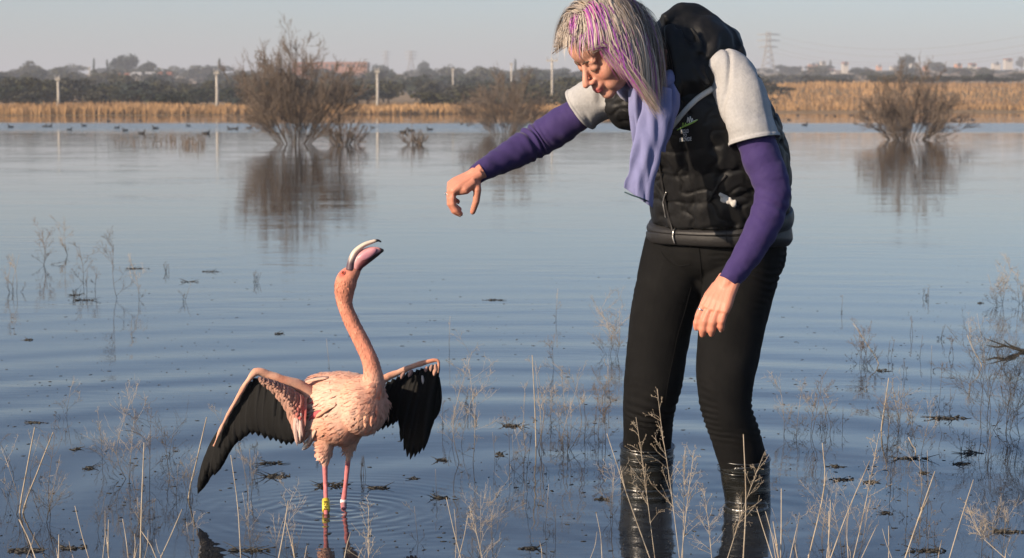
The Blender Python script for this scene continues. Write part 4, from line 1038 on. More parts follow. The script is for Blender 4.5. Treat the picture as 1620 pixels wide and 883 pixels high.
loose('red_covert', [((496, 636, 5.875), (468, 655, 5.87), (.66, .10, .10)), ((500, 644, 5.87), (472, 668, 5.872), (.62, .15, .14)), ((510, 650, 5.868), (490, 666, 5.872), (.66, .10, .11)), ((490, 628, 5.88), (464, 644, 5.872), (.58, .20, .17))], .009, None)
# ---- wings
def wing(name_rows, flights, coverts, label, yoff):
    rows = px_rows(name_rows); v, f = limb(rows, 50, 16, lambda t, th, q: .0018 * fnoise(q, 60, 211, 2))
    k = np.clip(.5 + .7 * fnoise(v, 30, 212, 2), 0, 1)[:, None]; col = np.array((.62, .26, .16)) * (1 - k) + np.array((.70, .40, .28)) * k
    o = mk('wing', v, f, M_PLUME, bird, col=col); o['label'] = label
    for i, (a, c, w) in enumerate(flights):
        v, f = blade(P(*a), P(*c), w, np.array((.1, -1, .15)), n=10, curve=random.uniform(-.03, .03), thick=.0007, bulge=.016)
        mk('flight_feather', v, f, M_BLACKF, o)
    for (a, c, w, cc) in coverts:
        v, f = blade(P(*a), P(*c), w, np.array((.1, -1, .2)), n=7, curve=random.uniform(-.06, .06), shape=(.5, .95, 1, .8, .15), bulge=.012, thick=.0005)
        mk('covert_feather', v, f, M_PLUME, o, col=np.tile(np.asarray(cc) * random.uniform(.85, 1.15), (len(v), 1)))
    return o
random.seed(9)
tips = [(313, 781), (317, 770), (324, 752), (331, 757), (339, 752), (345, 743), (352, 729), (360, 716), (369, 706), (379, 698), (389, 691), (399, 688), (409, 690), (419, 694), (428, 697), (437, 698), (445, 702), (453, 704), (461, 703), (469, 700)]
rp = spline([(349, 680, 0), (372, 638, 0), (392, 606, 0), (407, 594, 0), (425, 597, 0), (445, 604, 0), (468, 622, 0)], len(tips))
fl = []
for i, tp in enumerate(tips):
    y0 = lerp(5.885, 5.93, i / 19) + .012 - .0022 * i; fl.append(((rp[i, 0] + 2, rp[i, 1] + 3, y0), (*tp, y0 - .02 + .0004 * i), lerp(.019, .026, min(i / 8, 1))))
random.seed(3); cv = []
LT = spline([(408, 596, 0), (430, 600, 0), (455, 610, 0), (486, 630, 0)], 41); LB = spline([(410, 604, 0), (424, 614, 0), (441, 630, 0), (457, 655, 0), (467, 684, 0), (481, 702, 0)], 41)
for row in (3, 2, 1, 0):
    for i in range(15):
        u = min(.06 + .92 * (i + .5 * (row % 2)) / 15, .99); k = int(u * 40); w0 = .03 + .23 * row; w1 = w0 + .36 + random.uniform(-.03, .05)
        a = lerp(LT[k], LB[k], w0); c = lerp(LT[k], LB[k], w1); y = 5.872 + .022 * u; red = math.exp(-((u - .92) / .14) ** 2 - ((w1 - .6) / .25) ** 2)
        cc = np.array(random.choice(((.44, .235, .17), (.50, .27, .20), (.38, .21, .16)))) * (1 - red) + np.array((.64, .13, .12)) * red
        cv.append(((a[0], a[1], y - .014 * math.sin(PI * w0) - .0025), (c[0] + random.uniform(-2, 2), c[1], y - .014 * math.sin(PI * min(w1, 1)) - .0035), .0072 + .002 * u, cc))
for i in range(8):
    u = random.random(); cv.append(((464 + 14 * u, 650 + random.uniform(0, 20), 5.876), (466 + 12 * u + random.uniform(-5, 5), 684 + 24 * random.random(), 5.879), .006, random.choice(((.55, .36, .30), (.66, .42, .34), (.62, .46, .40)))))
LW = wing([(496, 634, 5.945, .030), (478, 615, 5.93, .022), (450, 603, 5.91, .016), (425, 593, 5.90, .0125), (406, 588, 5.89, .0105), (392, 604, 5.885, .0075), (372, 636, 5.88, .0058), (352, 673, 5.875, .0042), (338, 706, 5.872, .002)], fl, cv, 'open wing stretched to the left, black flight feathers under a pink front edge', 0)
def lining():
    n, m = 34, 22; top = spline([(408, 596, 0), (430, 600, 0), (455, 610, 0), (486, 630, 0)], n); bot = spline([(410, 604, 0), (424, 614, 0), (441, 630, 0), (457, 655, 0), (467, 684, 0), (481, 702, 0)], n)
    r = np.random.default_rng(4); rag = r.normal(0, 3.2, n); v = []
    for k in range(m):
        w = k / (m - 1)
        for i in range(n):
            u = i / (n - 1); q = lerp(top[i], bot[i], w); v.append(P(q[0] + rag[i] * .3 * w, q[1] + rag[i] * w * w, 5.872 + .022 * u - .014 * math.sin(PI * min(w * 1.05, 1)) + .0015 * math.sin(i * 1.9)))
    v = np.array(v); f = [(k * n + i, k * n + i + 1, (k + 1) * n + i + 1, (k + 1) * n + i) for k in range(m - 1) for i in range(n - 1)]
    uu = np.tile(np.linspace(0, 1, n), m)[:, None]; ww = np.repeat(np.linspace(0, 1, m), n)[:, None]; z = np.clip(.5 + .8 * fnoise(v * np.array((1, 1, .4)), 40, 231, 2), 0, 1)[:, None]
    col = np.array((.36, .20, .15)) * (1 - z) + np.array((.52, .29, .22)) * z; red = np.exp(-((uu - .93) / .13) ** 2 - ((ww - .35) / .22) ** 2); col = col * (1 - red) + red * np.array((.66, .12, .11))
    mk('wing_lining', v + np.random.default_rng(5).normal(0, .0006, v.shape), f, M_PLUME, LW, col=col)
lining()
rt = [((693, 580), (670, 713)), ((691, 578), (663, 718)), ((687, 578), (656, 723)), ((682, 579), (649, 727)), ((676, 581), (644, 723)), ((669, 583), (639, 713)), ((662, 585), (634, 699)), ((654, 588), (633, 681)), ((647, 590), (627, 668)), ((640, 593), (621, 673)), ((632, 596), (613, 677)), ((624, 600), (605, 680)), ((616, 604), (597, 683)), ((690, 590), (676, 690)), ((692, 596), (684, 668))]
fl = [((*a, 5.985 + .0016 * i), (*c, 5.965 + .0012 * i), .0185) for i, (a, c) in enumerate(rt)]
cv = [((689, 576, 5.965), (690, 588, 5.960), .006, (.36, .2, .15)), ((684, 577, 5.965), (681, 588, 5.960), .006, (.32, .19, .15)), ((691, 582, 5.963), (686, 595, 5.958), .007, (.46, .25, .18)), ((676, 580, 5.968), (673, 589, 5.965), .006, (.4, .22, .18)), ((652, 585, 5.972), (646, 597, 5.966), .007, (.32, .19, .16)), ((640, 589, 5.972), (634, 600, 5.966), .006, (.30, .17, .14)), ((668, 594, 5.966), (669, 608, 5.962), .004, (.5, .42, .38))]
wing([(598, 606, 5.96, .018), (612, 597, 5.97, .011), (640, 585, 5.98, .0085), (668, 575, 5.985, .0075), (688, 570, 5.985, .0062), (694, 575, 5.985, .004), (692, 598, 5.985, .0025)], fl, cv, 'open wing stretched to the right behind the neck, mostly black', 0)
# ---- bill, eye, leg bands
def bill():
    v, f = limb(px_rows([(554, 427, 5.872, .016, .013), (556, 413, 5.872, .0145, .0108), (562, 399, 5.873, .012, .0088), (575, 388, 5.874, .010, .0070), (589, 382.5, 5.875, .008, .0056), (598, 380.5, 5.876, .006, .0035), (603, 383, 5.877, .002, .002)]), 50, 16)
    t = np.repeat(np.linspace(0, 1, 50), 16)[:, None]; cream, blk, pur = np.array((.68, .56, .45)), np.array((.02, .018, .018)), np.array((.12, .07, .085))
    a = sstep(.12, .34, t); e = sstep(.84, .90, t); col = (pur * (1 - a) + cream * a) * (1 - e) + blk * e
    o = mk('upper_bill', v, f, M_BILLC, bird, col=col)
    rows = px_rows([(563, 425, 5.876, .015, .016), (567, 416, 5.876, .0155, .0205), (576, 407, 5.877, .015, .0225), (587, 401, 5.878, .013, .0195), (598, 397.5, 5.879, .010, .0125), (607, 396, 5.880, .003, .003)])
    v, f = limb(rows, 50, 24); q = spline(rows, 50); c = np.repeat(q[:, :3], 24, axis=0); below = sstep(-.006, .003, -(v - c) @ norm((-.62, 0, .78)) - .004)[:, None]
    t = np.repeat(np.linspace(0, 1, 50), 24)[:, None]; red = np.array((.42, .12, .13)); pinkish = np.array((.62, .30, .30))
    col = pinkish * (1 - below) + below * (red * .5 * (1 - sstep(.2, .6, t)) + np.array((.05, .03, .03)) * sstep(.2, .6, t)); e = sstep(.86, .93, t); col = col * (1 - e) + blk * e
    lo = mk('lower_bill', v, f, M_BILLC, bird, col=col)
    b = MB(); a = norm(P(600, 396, 5.86) - P(566, 416, 5.86)); nn = np.array((0, -1.0, 0)); b.ell(P(580, 403.5, 5.866), (.034, .0062, .0125), (a, nn, np.cross(a, nn)), 24, 12); v = b.arr()
    k = np.clip(.5 + fnoise(v, 60, 221, 2), 0, 1)[:, None]; mk('mouth_lining', v, b.f, M_BILLC, lo, col=np.array((.66, .30, .32)) * (1 - k) + np.array((.50, .22, .28)) * k)
    p, n = on(BT, 543, 432, .0); b = MB(); b.ell(p, (.0062, .0062, .0045), nu=14, nv=10); e = b.build('eye', mat('iris', (.55, .10, .04), .2, .1, 60), bird)
    b = MB(); b.ell(p + n * .0040 - np.array((0, .0012, 0)), (.0022, .0018, .0022), nu=10, nv=8); b.build('pupil', M_INK, e)
    b = MB(); th = np.linspace(0, 2 * PI, 17); ax1 = norm(np.cross(n, (0, 0, 1))); ax2 = np.cross(n, ax1); b.tube([p + (ax1 * math.cos(t) + ax2 * math.sin(t)) * .0064 + n * .001 for t in th], .0013, 6, cap=False); b.build('eyelid', mat('eyelid', (.6, .16, .14), .5, .1, 60), e)
bill()
def band(a, c, r, m, name):
    b = MB(); d = norm(c - a); b.tube([a - d * .0002, a, c, c + d * .0002], (r * .8, r, r, r * .8), 28); return b.build(name, m, bird)
leg_at = lambda a, b, t: lerp(np.asarray(a), np.asarray(b), t)
LA0 = P(515, 770, 5.91); LB0 = P(547, 765, 5.99); LB1 = P(543, 797, 5.985)
yb = band(leg_at(LA0, LEG_A, .90), leg_at(LA0, LEG_A, .50), .0112, M_YEL, 'leg_band'); YB = bvh(yb)
def band_text():
    cu = bpy.data.curves.new('t', 'FONT'); cu.body = '0628'; cu.size = 1; cu.offset = .015
    o = bpy.data.objects.new('t', cu); COL.objects.link(o); dg = bpy.context.evaluated_depsgraph_get(); me = o.evaluated_get(dg).to_mesh()
    v = np.array([x.co[:] for x in me.vertices]); f = [tuple(p.vertices) for p in me.polygons]; o.evaluated_get(dg).to_mesh_clear(); bpy.data.objects.remove(o)
    lo, hi = v.min(0), v.max(0); u = (v[:, 0] - lo[0]) / (hi[0] - lo[0]); w = (v[:, 1] - lo[1]) / (hi[1] - lo[1])
    mk('band_number', [on(YB, 517.8 - b_ * 5.6, 807 - a * 14.2, .0006, 5.9)[0] for a, b_ in zip(u, w)], f, M_INK, yb, smooth=False)
band_text()
band(leg_at(LB0, LB1, .97), leg_at(LB0, LB1, .80), .0098, M_BANDW, 'leg_band')
# ================================================================== plants and litter in the shallows
M_STRAW = mat('dry_straw', (.43, .36, .27), .8, .3, 14, dark=((.24, .18, .12), 25)); M_WEED = mat('dead_weed', attr=True, rough=.9, var=.2, vscale=20, spec=.15)
M_ROT = mat('wet_litter', (.030, .026, .018), .55, .5, 40, bump=.002, bscale=90, spec=.5)
def stalk(pts, Y, r, label, group, seed=0, sheath=True, name='straw_stalk'):
    """a stalk through photo pixels at distance Y, carried down to the lake bed"""
    q = [P(x, y, Y + .03 * i) for i, (x, y) in enumerate(pts)]
    a, b = q[0], q[1]; d = norm(a - b); k = (a[2] + .12) / max(-d[2], .3); base = a + d * k
    if base[2] > -.1: base[2] = -.12
    c = spline([base] + q, 14); root = thing(name, label, 'dry grass', (base[0], base[1], -.12), group); m = MB()
    m.tube(c, np.linspace(r * 1.1, r * .55, 14), 6); m.build('stem', M_STRAW, root)
    if sheath and seed % 3 == 0:
        i = 9; v = MB(); dd = norm(c[i + 2] - c[i]); s = norm(np.cross(dd, (0, 1, .2))) * (1 if seed % 2 else -1)
        v.tube([c[i], c[i] + dd * .04 + s * .003, c[i] + dd * .07 + s * .007], (r * 1.1, r * .7, r * .2), 5); v.build('leaf_sheath', M_STRAW, root)
        for j in (5, 10):
            v = MB(); v.ell(c[j], (r * 1.5, r * 1.5, r * 1.9), nu=8, nv=6); v.build('node', M_STRAW, root)
    return root, c
def panicle(root, c, t0, length, seed, n=15, spikes=5):
    r = np.random.default_rng(seed); m = MB(); s = MB(); k0 = int(t0 * 13)
    for i in range(n):
        u = r.uniform(k0, 12.9); j = int(u); p = lerp(c[j], c[j + 1], u - j); ax = norm(c[j + 1] - c[j]); L = length * r.uniform(.5, 1) * (1.15 - .75 * (u - k0) / (13 - k0))
        d = norm(ax + r.normal(0, .55, 3) * np.array((1, .7, .5))); a = p
        q = [p, p + d * L * .5 + r.normal(0, .004, 3), p + d * L + np.array((0, 0, -.01)) * r.random()]; m.twig(spline(q, 5), (.0005, .00045, .0004, .00035, .0003), 4)
        for h in range(spikes):
            w = r.uniform(.25, 1); b = lerp(q[0], q[1], w * 2) if w < .5 else lerp(q[1], q[2], w * 2 - 1); e = b + norm(d + r.normal(0, .7, 3)) * L * r.uniform(.12, .35)
            m.twig([b, e], .00032, 3); s.ell(e, (.0007, .0007, .0015), nu=4, nv=3)
    m.build('panicle', M_STRAW, root)['kind'] = 'stuff'; o = s.build('spikelets', M_STRAW, root); o['kind'] = 'stuff'
random.seed(31)
FG = [ # foreground stalks: pixel polylines from the bottom up, distance, label
 ([(1028, 883), (992, 783), (960, 686)], 5.05, 'long straw stalk leaning left across the woman\'s right boot', None, 0),
 ([(1036, 883), (1022, 774), (1012, 700), (1006, 660)], 5.08, 'feathery seed grass in front of the right boot', None, 1),
 ([(1075, 883), (1059, 756), (1047, 680), (1040, 615)], 5.00, 'tallest feathery seed grass, reaching up the woman\'s right shin', None, 1),
 ([(1078, 883), (1088, 790), (1098, 712)], 5.10, 'pale seed grass between the boots, leaning right', None, 1),
 ([(1080, 883), (1082, 790), (1084, 706)], 5.15, 'upright pale seed grass between the boots', None, 1),
 ([(1126, 883), (1121, 830), (1113, 772)], 5.10, 'short seed grass just left of the woman\'s left boot', None, 1),
 ([(1151, 883), (1181, 790), (1210, 714)], 5.05, 'seed grass leaning right across the woman\'s left boot', None, 1),
 ([(1176, 883), (1180, 790), (1176, 687)], 5.05, 'straight straw stalk rising in front of the woman\'s left boot', None, 0),
 ([(1222, 883), (1210, 845), (1197, 804)], 5.00, 'short straw leaning left at the woman\'s left boot', None, 0),
 ([(1232, 883), (1228, 855), (1223, 825)], 5.00, 'shortest straw at the right edge of the left boot', None, 0),
 ([(1235, 883), (1236, 830), (1236, 773)], 5.02, 'upright straw just right of the left boot', None, 0),
 ([(1250, 883), (1256, 855), (1262, 829)], 5.00, 'short straw leaning right, second from the left boot', None, 0),
 ([(1279, 883), (1304, 771), (1301, 701)], 5.05, 'tall bent straw right of the left boot', None, 0),
 ([(1308, 883), (1312, 840), (1314, 791)], 5.00, 'upright straw in the lower right clump, left of its long stalks', None, 0),
 ([(1314, 883), (1341, 810), (1376, 729)], 4.98, 'thick straw leaning right in the lower right clump', None, 0),
 ([(1350, 883), (1368, 804), (1391, 685)], 5.05, 'tallest straw of the lower right clump', None, 1),
 ([(1363, 883), (1376, 855), (1388, 830)], 4.95, 'short thick straw leaning right in the lower right clump', None, 0),
 ([(1406, 883), (1406, 858), (1406, 832)], 5.00, 'lone short upright straw in the lower right', None, 0),
 ([(1432, 883), (1455, 815), (1479, 746)], 5.00, 'long straw leaning right, left one of the pair at the lower right', None, 0),
 ([(1502, 883), (1520, 822), (1540, 759)], 5.00, 'long straw leaning right, right one of the pair at the lower right', None, 0),
 ([(381, 883), (376, 800), (365, 720)], 5.02, 'long straw rising under the flamingo\'s left-hand wing', None, 0),
 ([(172, 883), (171, 850), (172, 822)], 4.95, 'short upright straw at the lower left', None, 0),
 ([(203, 883), (199, 850), (194, 821)], 4.95, 'thick short straw in the lower left clump', None, 0),
 ([(222, 883), (224, 800), (228, 700)], 5.10, 'tall thin straw rising from the lower left clump', None, 0),
 ([(212, 883), (214, 862), (213, 845)], 4.90, 'stubby straw in the middle of the lower left clump', None, 0),
 ([(247, 883), (238, 862), (224, 841)], 4.92, 'straw leaning left at the right of the lower left clump', None, 0),
 ([(254, 883), (270, 848), (288, 806)], 4.95, 'long straw leaning right beside the lower left clump', None, 0),
 ([(93, 883), (93, 865), (93, 846)], 4.95, 'short thin straw at the lower left edge', None, 0),
 ([(56, 883), (44, 850), (30, 822)], 5.00, 'straw leaning left at the lower left edge', None, 0),
 ([(441, 883), (449, 840), (456, 792)], 4.95, 'thick straw left of the flamingo\'s banded leg', None, 0),
 ([(466, 883), (460, 855), (452, 826)], 5.00, 'thin straw crossing behind the thick one left of the flamingo\'s legs', None, 0),
 ([(482, 883), (484, 872), (487, 862)], 4.90, 'stubby straw just left of the flamingo\'s leg reflection', None, 0),
 ([(545, 883), (549, 862), (555, 842)], 4.90, 'short thick straw between the flamingo\'s leg reflections', None, 0),
 ([(567, 883), (571, 874), (575, 865)], 4.88, 'stubby straw just right of the flamingo\'s leg reflections', None, 0),
 ([(729, 883), (718, 840), (706, 787)], 5.00, 'long straw leaning left below the flamingo\'s right-hand wing', None, 0),
 ([(763, 883), (752, 836), (742, 800)], 5.02, 'branched pale weed stalk at the bottom, right of the leaning straw', None, 1),
 ([(583, 883), (583, 840), (583, 800)], 5.05, 'fan-topped thin weed right of the flamingo\'s legs', None, 1),
 ([(1590, 883), (1550, 845), (1530, 800)], 5.05, 'pale seed grass at the lower right corner', None, 1)]
for i, (pts, Y, lab, g, pan) in enumerate(FG):
    root, c = stalk(pts, Y, random.uniform(.0010, .0014) if pan else random.uniform(.0015, .0024), lab, g, i, not pan)
    if pan: panicle(root, c, .50, .085, 300 + i, 17, 5)

PALE, BROWN, DARK = np.array((.43, .36, .28)), np.array((.20, .15, .11)), np.array((.045, .038, .030))
def weed(px, py, hpx, spread, label, seed, tone=PALE, stems=1, twigs=16, r0=.0018, lean=0.0, group=None):
    """dead weed standing in the water: dark wet foot, pale branching top"""
    r = np.random.default_rng(seed); base = W(px, py); sc = base[1] / F_PX; H = hpx * sc; R = spread * sc / 2
    root = thing('dead_weed', label, 'weed', base, group); st = MB(); tw = MB(); k0 = sc * 540; fine = .00041 * k0
    def colour(z): return (DARK + (tone - DARK) * sstep(.0, .14, np.asarray(z))[:, None]) * cvar
    def shoot(p, d, L, rad, lev):
        n = 5; pts = [p]; dd = d
        for i in range(n - 1):
            dd = norm(dd + r.normal(0, .16, 3) + np.array((0, 0, .08))); pts.append(pts[-1] + dd * L / (n - 1))
        pts = np.array(pts); tw.twig(pts, np.linspace(rad, rad * .6, n), 3, colour(pts[:, 2]))
        if lev >= 2: return
        for k in range((4, 3)[lev] + r.integers(0, 2)):
            u = r.uniform(.25, 1) * (n - 1); j = min(int(u), n - 2)
            shoot(lerp(pts[j], pts[j + 1], u - j), norm(norm(pts[j + 1] - pts[j]) + r.normal(0, .55, 3)), L * r.uniform(.25, .5), max(rad * .7, fine * .8), lev + 1)
    for s in range(stems):
        cvar = r.uniform(.8, 1.15)
        b0 = base + np.array((r.normal(0, .02) * (stems > 1), r.normal(0, .03) * (stems > 1), -.12)); top = base + np.array((lean * sc + r.normal(0, R * .4), r.normal(0, R * .4), H * r.uniform(.75, 1)))
        m = lerp(b0, top, .5) + r.normal(0, .02 * H / .2, 3) * np.array((1, 1, .2)); c = spline([b0, lerp(b0, top, .15), m, top], 12)
        st.tube(c, np.linspace(max(r0 * .8, fine * 1.9), fine * 1.1, 12), 5, colour(c[:, 2]))
        for k in range(max(1, int(twigs * .42))):
            u = r.uniform(.28, .97) * 11; j = min(int(u), 10); p = lerp(c[j], c[j + 1], u - j); a = r.uniform(0, 2 * PI)
            d = norm(np.array((math.cos(a), math.sin(a), r.uniform(.45, 1.3)))); shoot(p, d, min(R * r.uniform(.7, 1.5), H * .5), fine * 1.15, 0)
    st.build('stem', M_WEED, root); o = tw.build('twigs', M_WEED, root); o['kind'] = 'stuff'
    return root
WEEDS = [ # px, py, height, spread, tone, stems, twigs, label
 (27, 462, 62, 34, PALE, 3, 6, 'pale bent weed tuft at the left edge of the open water'),
 (65, 419, 55, 40, BROWN, 2, 12, 'wispy brown weed, farthest up at the left'),
 (115, 403, 48, 60, PALE, 1, 12, 'thin spreading weed behind the left weed patch'),
 (131, 447, 76, 40, BROWN, 1, 12, 'upright weed at the left of the left weed patch'),
 (190, 473, 88, 56, BROWN, 1, 14, 'dark-stemmed forked weed in the middle of the left weed patch'),
 (223, 474, 84, 44, PALE, 1, 12, 'tall weed at the right of the left weed patch'),
 (145, 461, 40, 30, BROWN, 2, 6, 'low tangled weed between the stems of the left weed patch'),
 (289, 476, 36, 30, PALE, 1, 6, 'small weed alone right of the left weed patch'),
 (263, 430, 14, 22, BROWN, 5, 3, 'low round tuft behind the small lone weed'),
 (404, 446, 16, 24, BROWN, 5, 3, 'low round tuft left of the flamingo\'s head'),
 (119, 470, 14, 26, DARK * 1.6, 5, 3, 'dark squat tuft at the foot of the left weed patch'),
 (8, 813, 108, 50, PALE, 1, 16, 'wispy weed at the very left edge, lower down'),
 (62, 821, 132, 70, PALE, 1, 22, 'wispy weed behind the leaning straws at the lower left'),
 (85, 813, 140, 76, BROWN, 1, 24, 'bushy-topped weed right of the leaning straws at the lower left'),
 (200, 760, 120, 90, PALE, 1, 22, 'fine-branched weed left of the dark-stemmed pair'),
 (220, 760, 140, 80, PALE, 1, 24, 'tall fine-branched weed in the middle of the left foreground'),
 (236, 757, 142, 84, BROWN, 1, 20, 'dark-stemmed tall weed left of the flamingo\'s wing tip'),
 (276, 757, 104, 110, DARK * 2.2, 1, 14, 'dark zigzag weed with long side branches near the wing tip'),
 (300, 790, 60, 60, PALE, 4, 8, 'tangled pale tuft at the flamingo\'s wing tip'),
 (385, 789, 92, 40, PALE, 2, 12, 'pale weed standing under the flamingo\'s left-hand wing'),
 (378, 690, 46, 50, PALE, 2, 8, 'pale wisps behind the flamingo\'s left-hand wing'),
 (574, 752, 34, 22, DARK * 1.8, 6, 3, 'dark spiky tuft right of the flamingo\'s legs'),
 (508, 700, 40, 26, DARK * 1.8, 2, 8, 'dark dead stem standing behind the flamingo\'s legs'),
 (404, 738, 36, 30, DARK * 2, 3, 5, 'dark broken stems on the litter left of the flamingo\'s legs'),
 (728, 731, 190, 60, PALE, 1, 26, 'tall wispy weed right of the flamingo\'s wing, left one of two'),
 (748, 731, 176, 66, PALE, 1, 26, 'tall wispy weed right of the flamingo\'s wing, right one of two'),
 (838, 713, 130, 30, PALE, 1, 8, 'leftmost straight stem of the weed stand between bird and woman'),
 (850, 711, 158, 40, PALE, 2, 12, 'tallest stems of the weed stand between bird and woman'),
 (863, 716, 100, 30, BROWN, 1, 10, 'thin brown stem in the weed stand between bird and woman'),
 (886, 716, 140, 60, PALE, 2, 14, 'branching weed in the weed stand between bird and woman'),
 (897, 716, 110, 50, PALE, 2, 12, 'rightmost pale weed of the weed stand between bird and woman'),
 (921, 696, 108, 60, BROWN, 1, 14, 'thin single weed right of the weed stand'),
 (953, 701, 100, 46, BROWN, 2, 14, 'brown weed just left of the woman\'s knee'),
 (968, 563, 92, 70, PALE, 2, 22, 'wispy fan-shaped weed left of the woman\'s thigh'),
 (880, 505, 62, 16, PALE, 1, 8, 'short thin weed far behind the weed stand'),
 (880, 582, 50, 60, BROWN, 1, 8, 'low crooked twig standing behind the weed stand'),
 (715, 556, 66, 10, PALE, 1, 2, 'single pale stem standing right of the flamingo\'s far wing'),
 (521, 592, 66, 8, PALE, 1, 1, 'single pale stem standing behind the flamingo\'s back'),
 (1238, 686, 90, 50, PALE, 1, 16, 'leftmost thin weed right of the woman\'s knees'),
 (1259, 691, 92, 56, PALE, 1, 18, 'second thin weed right of the woman\'s knees'),
 (1282, 686, 90, 56, PALE, 1, 18, 'third thin weed right of the woman\'s knees'),
 (1303, 686, 104, 44, BROWN, 2, 14, 'brownest and tallest of the thin weeds right of the woman\'s knees'),
 (1362, 577, 62, 46, BROWN, 4, 10, 'dark bushy clump in the water right of the woman'),
 (1411, 566, 36, 14, BROWN, 2, 4, 'small dark upright sprig right of the bushy clump'),
 (1455, 566, 42, 12, BROWN, 1, 5, 'thin sprig, second right of the bushy clump'),
 (1471, 587, 54, 14, PALE, 1, 5, 'thin pale sprig, third right of the bushy clump'),
 (1441, 530, 32, 10, BROWN, 2, 4, 'short sprig behind the bushy clump'),
 (1397, 682, 92, 60, PALE, 2, 16, 'forked weed with a pale straw in the right foreground water'),
 (1410, 684, 70, 56, BROWN, 2, 12, 'brown branched weed leaning on the pale forked one'),
 (1431, 592, 28, 14, BROWN, 2, 4, 'tiny tuft between the right-hand weeds'),
 (1333, 495, 30, 10, PALE, 1, 4, 'tiny pale sprig far out right of the woman'),
 (1466, 472, 18, 34, PALE, 3, 5, 'faint low tuft farthest out on the right'),
 (1586, 482, 64, 70, PALE, 2, 14, 'faint wispy weed far out near the right edge'),
 (1616, 482, 50, 40, PALE, 2, 10, 'faint wispy weed cut by the right edge'),
 (1496, 536, 26, 20, BROWN, 2, 4, 'tiny dark sprig left of the fallen branch'),
 (1545, 600, 110, 40, PALE, 1, 10, 'pale upright stem behind the dark right-hand shrub'),
 (1560, 682, 150, 120, DARK * 2.4, 3, 18, 'dark many-stemmed shrub at the right, left half'),
 (1580, 682, 140, 130, DARK * 2.2, 4, 18, 'dark many-stemmed shrub at the right, right half'),
 (1616, 690, 130, 80, BROWN, 2, 16, 'brown shrub cut by the right edge'),
 (1460, 885, 60, 60, PALE, 2, 10, 'low wispy weed at the bottom right'),
 (1330, 885, 110, 110, PALE, 4, 16, 'wispy weed tangle at the foot of the lower right straws'),
 (1560, 890, 90, 110, PALE, 3, 18, 'pale fuzzy weed at the lower right edge'),
 (770, 880, 110, 90, PALE, 2, 22, 'pale branching weed at the bottom left of the boots'),
 (700, 676, 60, 30, BROWN, 1, 6, 'thin brown twig under the flamingo\'s right-hand wing')]
for i, (px, py, h, sp, tone, ns, nt, lab) in enumerate(WEEDS):
    weed(px, py, h, sp, lab, 500 + i, tone, ns, int(nt * 1.6), r0=.0016 if h > 60 else .0012, lean=random.uniform(-.08, .08) * h)
for (pts, Y, lab) in (([(31, 812), (42, 745), (55, 676)], 0, 'left one of the two pale straws leaning right at the lower left'), ([(36, 812), (60, 745), (84, 684)], 0, 'right one of the two pale straws leaning right at the lower left'),
                      ([(298, 789), (312, 725), (327, 660)], 0, 'pale straw leaning right beside the flamingo\'s wing tip'), ([(1394, 682), (1400, 640), (1406, 598)], 0, 'pale straw standing on the forked right-hand weed'),
                      ([(1449, 716), (1444, 706), (1437, 692)], 0, 'short broken straw leaning left out of the litter on the right'), ([(1390, 576), (1372, 545), (1350, 512)], 0, 'thin pale straw leaning left behind the bushy clump'),
                      ([(848, 706), (846, 640), (842, 562)], 0, 'straight pale straw in the weed stand between bird and woman'), ([(1553, 580), (1541, 556), (1530, 530)], 0, 'pale straw leaning left behind the dark right-hand shrub')):
    Yb = W(*pts[0])[1]; q = [P(x, y, Yb) for x, y in pts]; base = W(*pts[0]); root = thing('straw_stalk', lab, 'dry grass', base); m = MB(); c = spline([base + (0, 0, -.12)] + q, 12)
    m.tube(c, np.linspace(.0028, .0016, 12), 6); m.build('stem', M_STRAW, root)

random.seed(77)
for z, (x0, x1, y0, y1, n, lab, grp) in enumerate(((0, 330, 640, 890, 12, 'faint wisp of dry weed standing in the shallows at the lower left', 'wisps at the lower left'), (690, 985, 600, 890, 15, 'faint wisp of dry weed standing between the flamingo and the boots', 'wisps between bird and boots'),
                                                   (1225, 1640, 560, 890, 22, 'faint wisp of dry weed standing in the shallows right of the woman', 'wisps at the lower right'), (340, 690, 820, 900, 4, 'faint wisp of dry weed at the bottom below the flamingo', 'wisps below the bird'))):
    for i in range(n):
        px, py = random.uniform(x0, x1), random.uniform(y0, y1); h = random.uniform(50, 120) * (.6 + .4 * (py - 560) / 330)
        weed(px, py, h, h * random.uniform(.35, .7), lab, 900 + z * 50 + i, random.choice((PALE, PALE, BROWN, PALE * 1.15)), random.choice((1, 1, 2)), random.randint(9, 22), r0=.0011, lean=random.uniform(-.2, .2) * h, group=grp)
for i in range(22):
    px = random.choice((random.uniform(10, 330), random.uniform(690, 1010), random.uniform(1225, 1620), random.uniform(1225, 1620))); h = random.uniform(18, 85); dx = random.uniform(-.35, .35) * h
    side = 'left' if px < 400 else 'middle' if px < 1100 else 'right'
    stalk([(px, 885), (px + dx * .5 + random.uniform(-3, 3), 885 - h * .5), (px + dx, 885 - h)], random.uniform(4.85, 5.15), random.uniform(.0010, .0018), 'thin short dry stalk along the bottom edge, %s part' % side, 'thin stalks along the bottom, ' + side, 1)

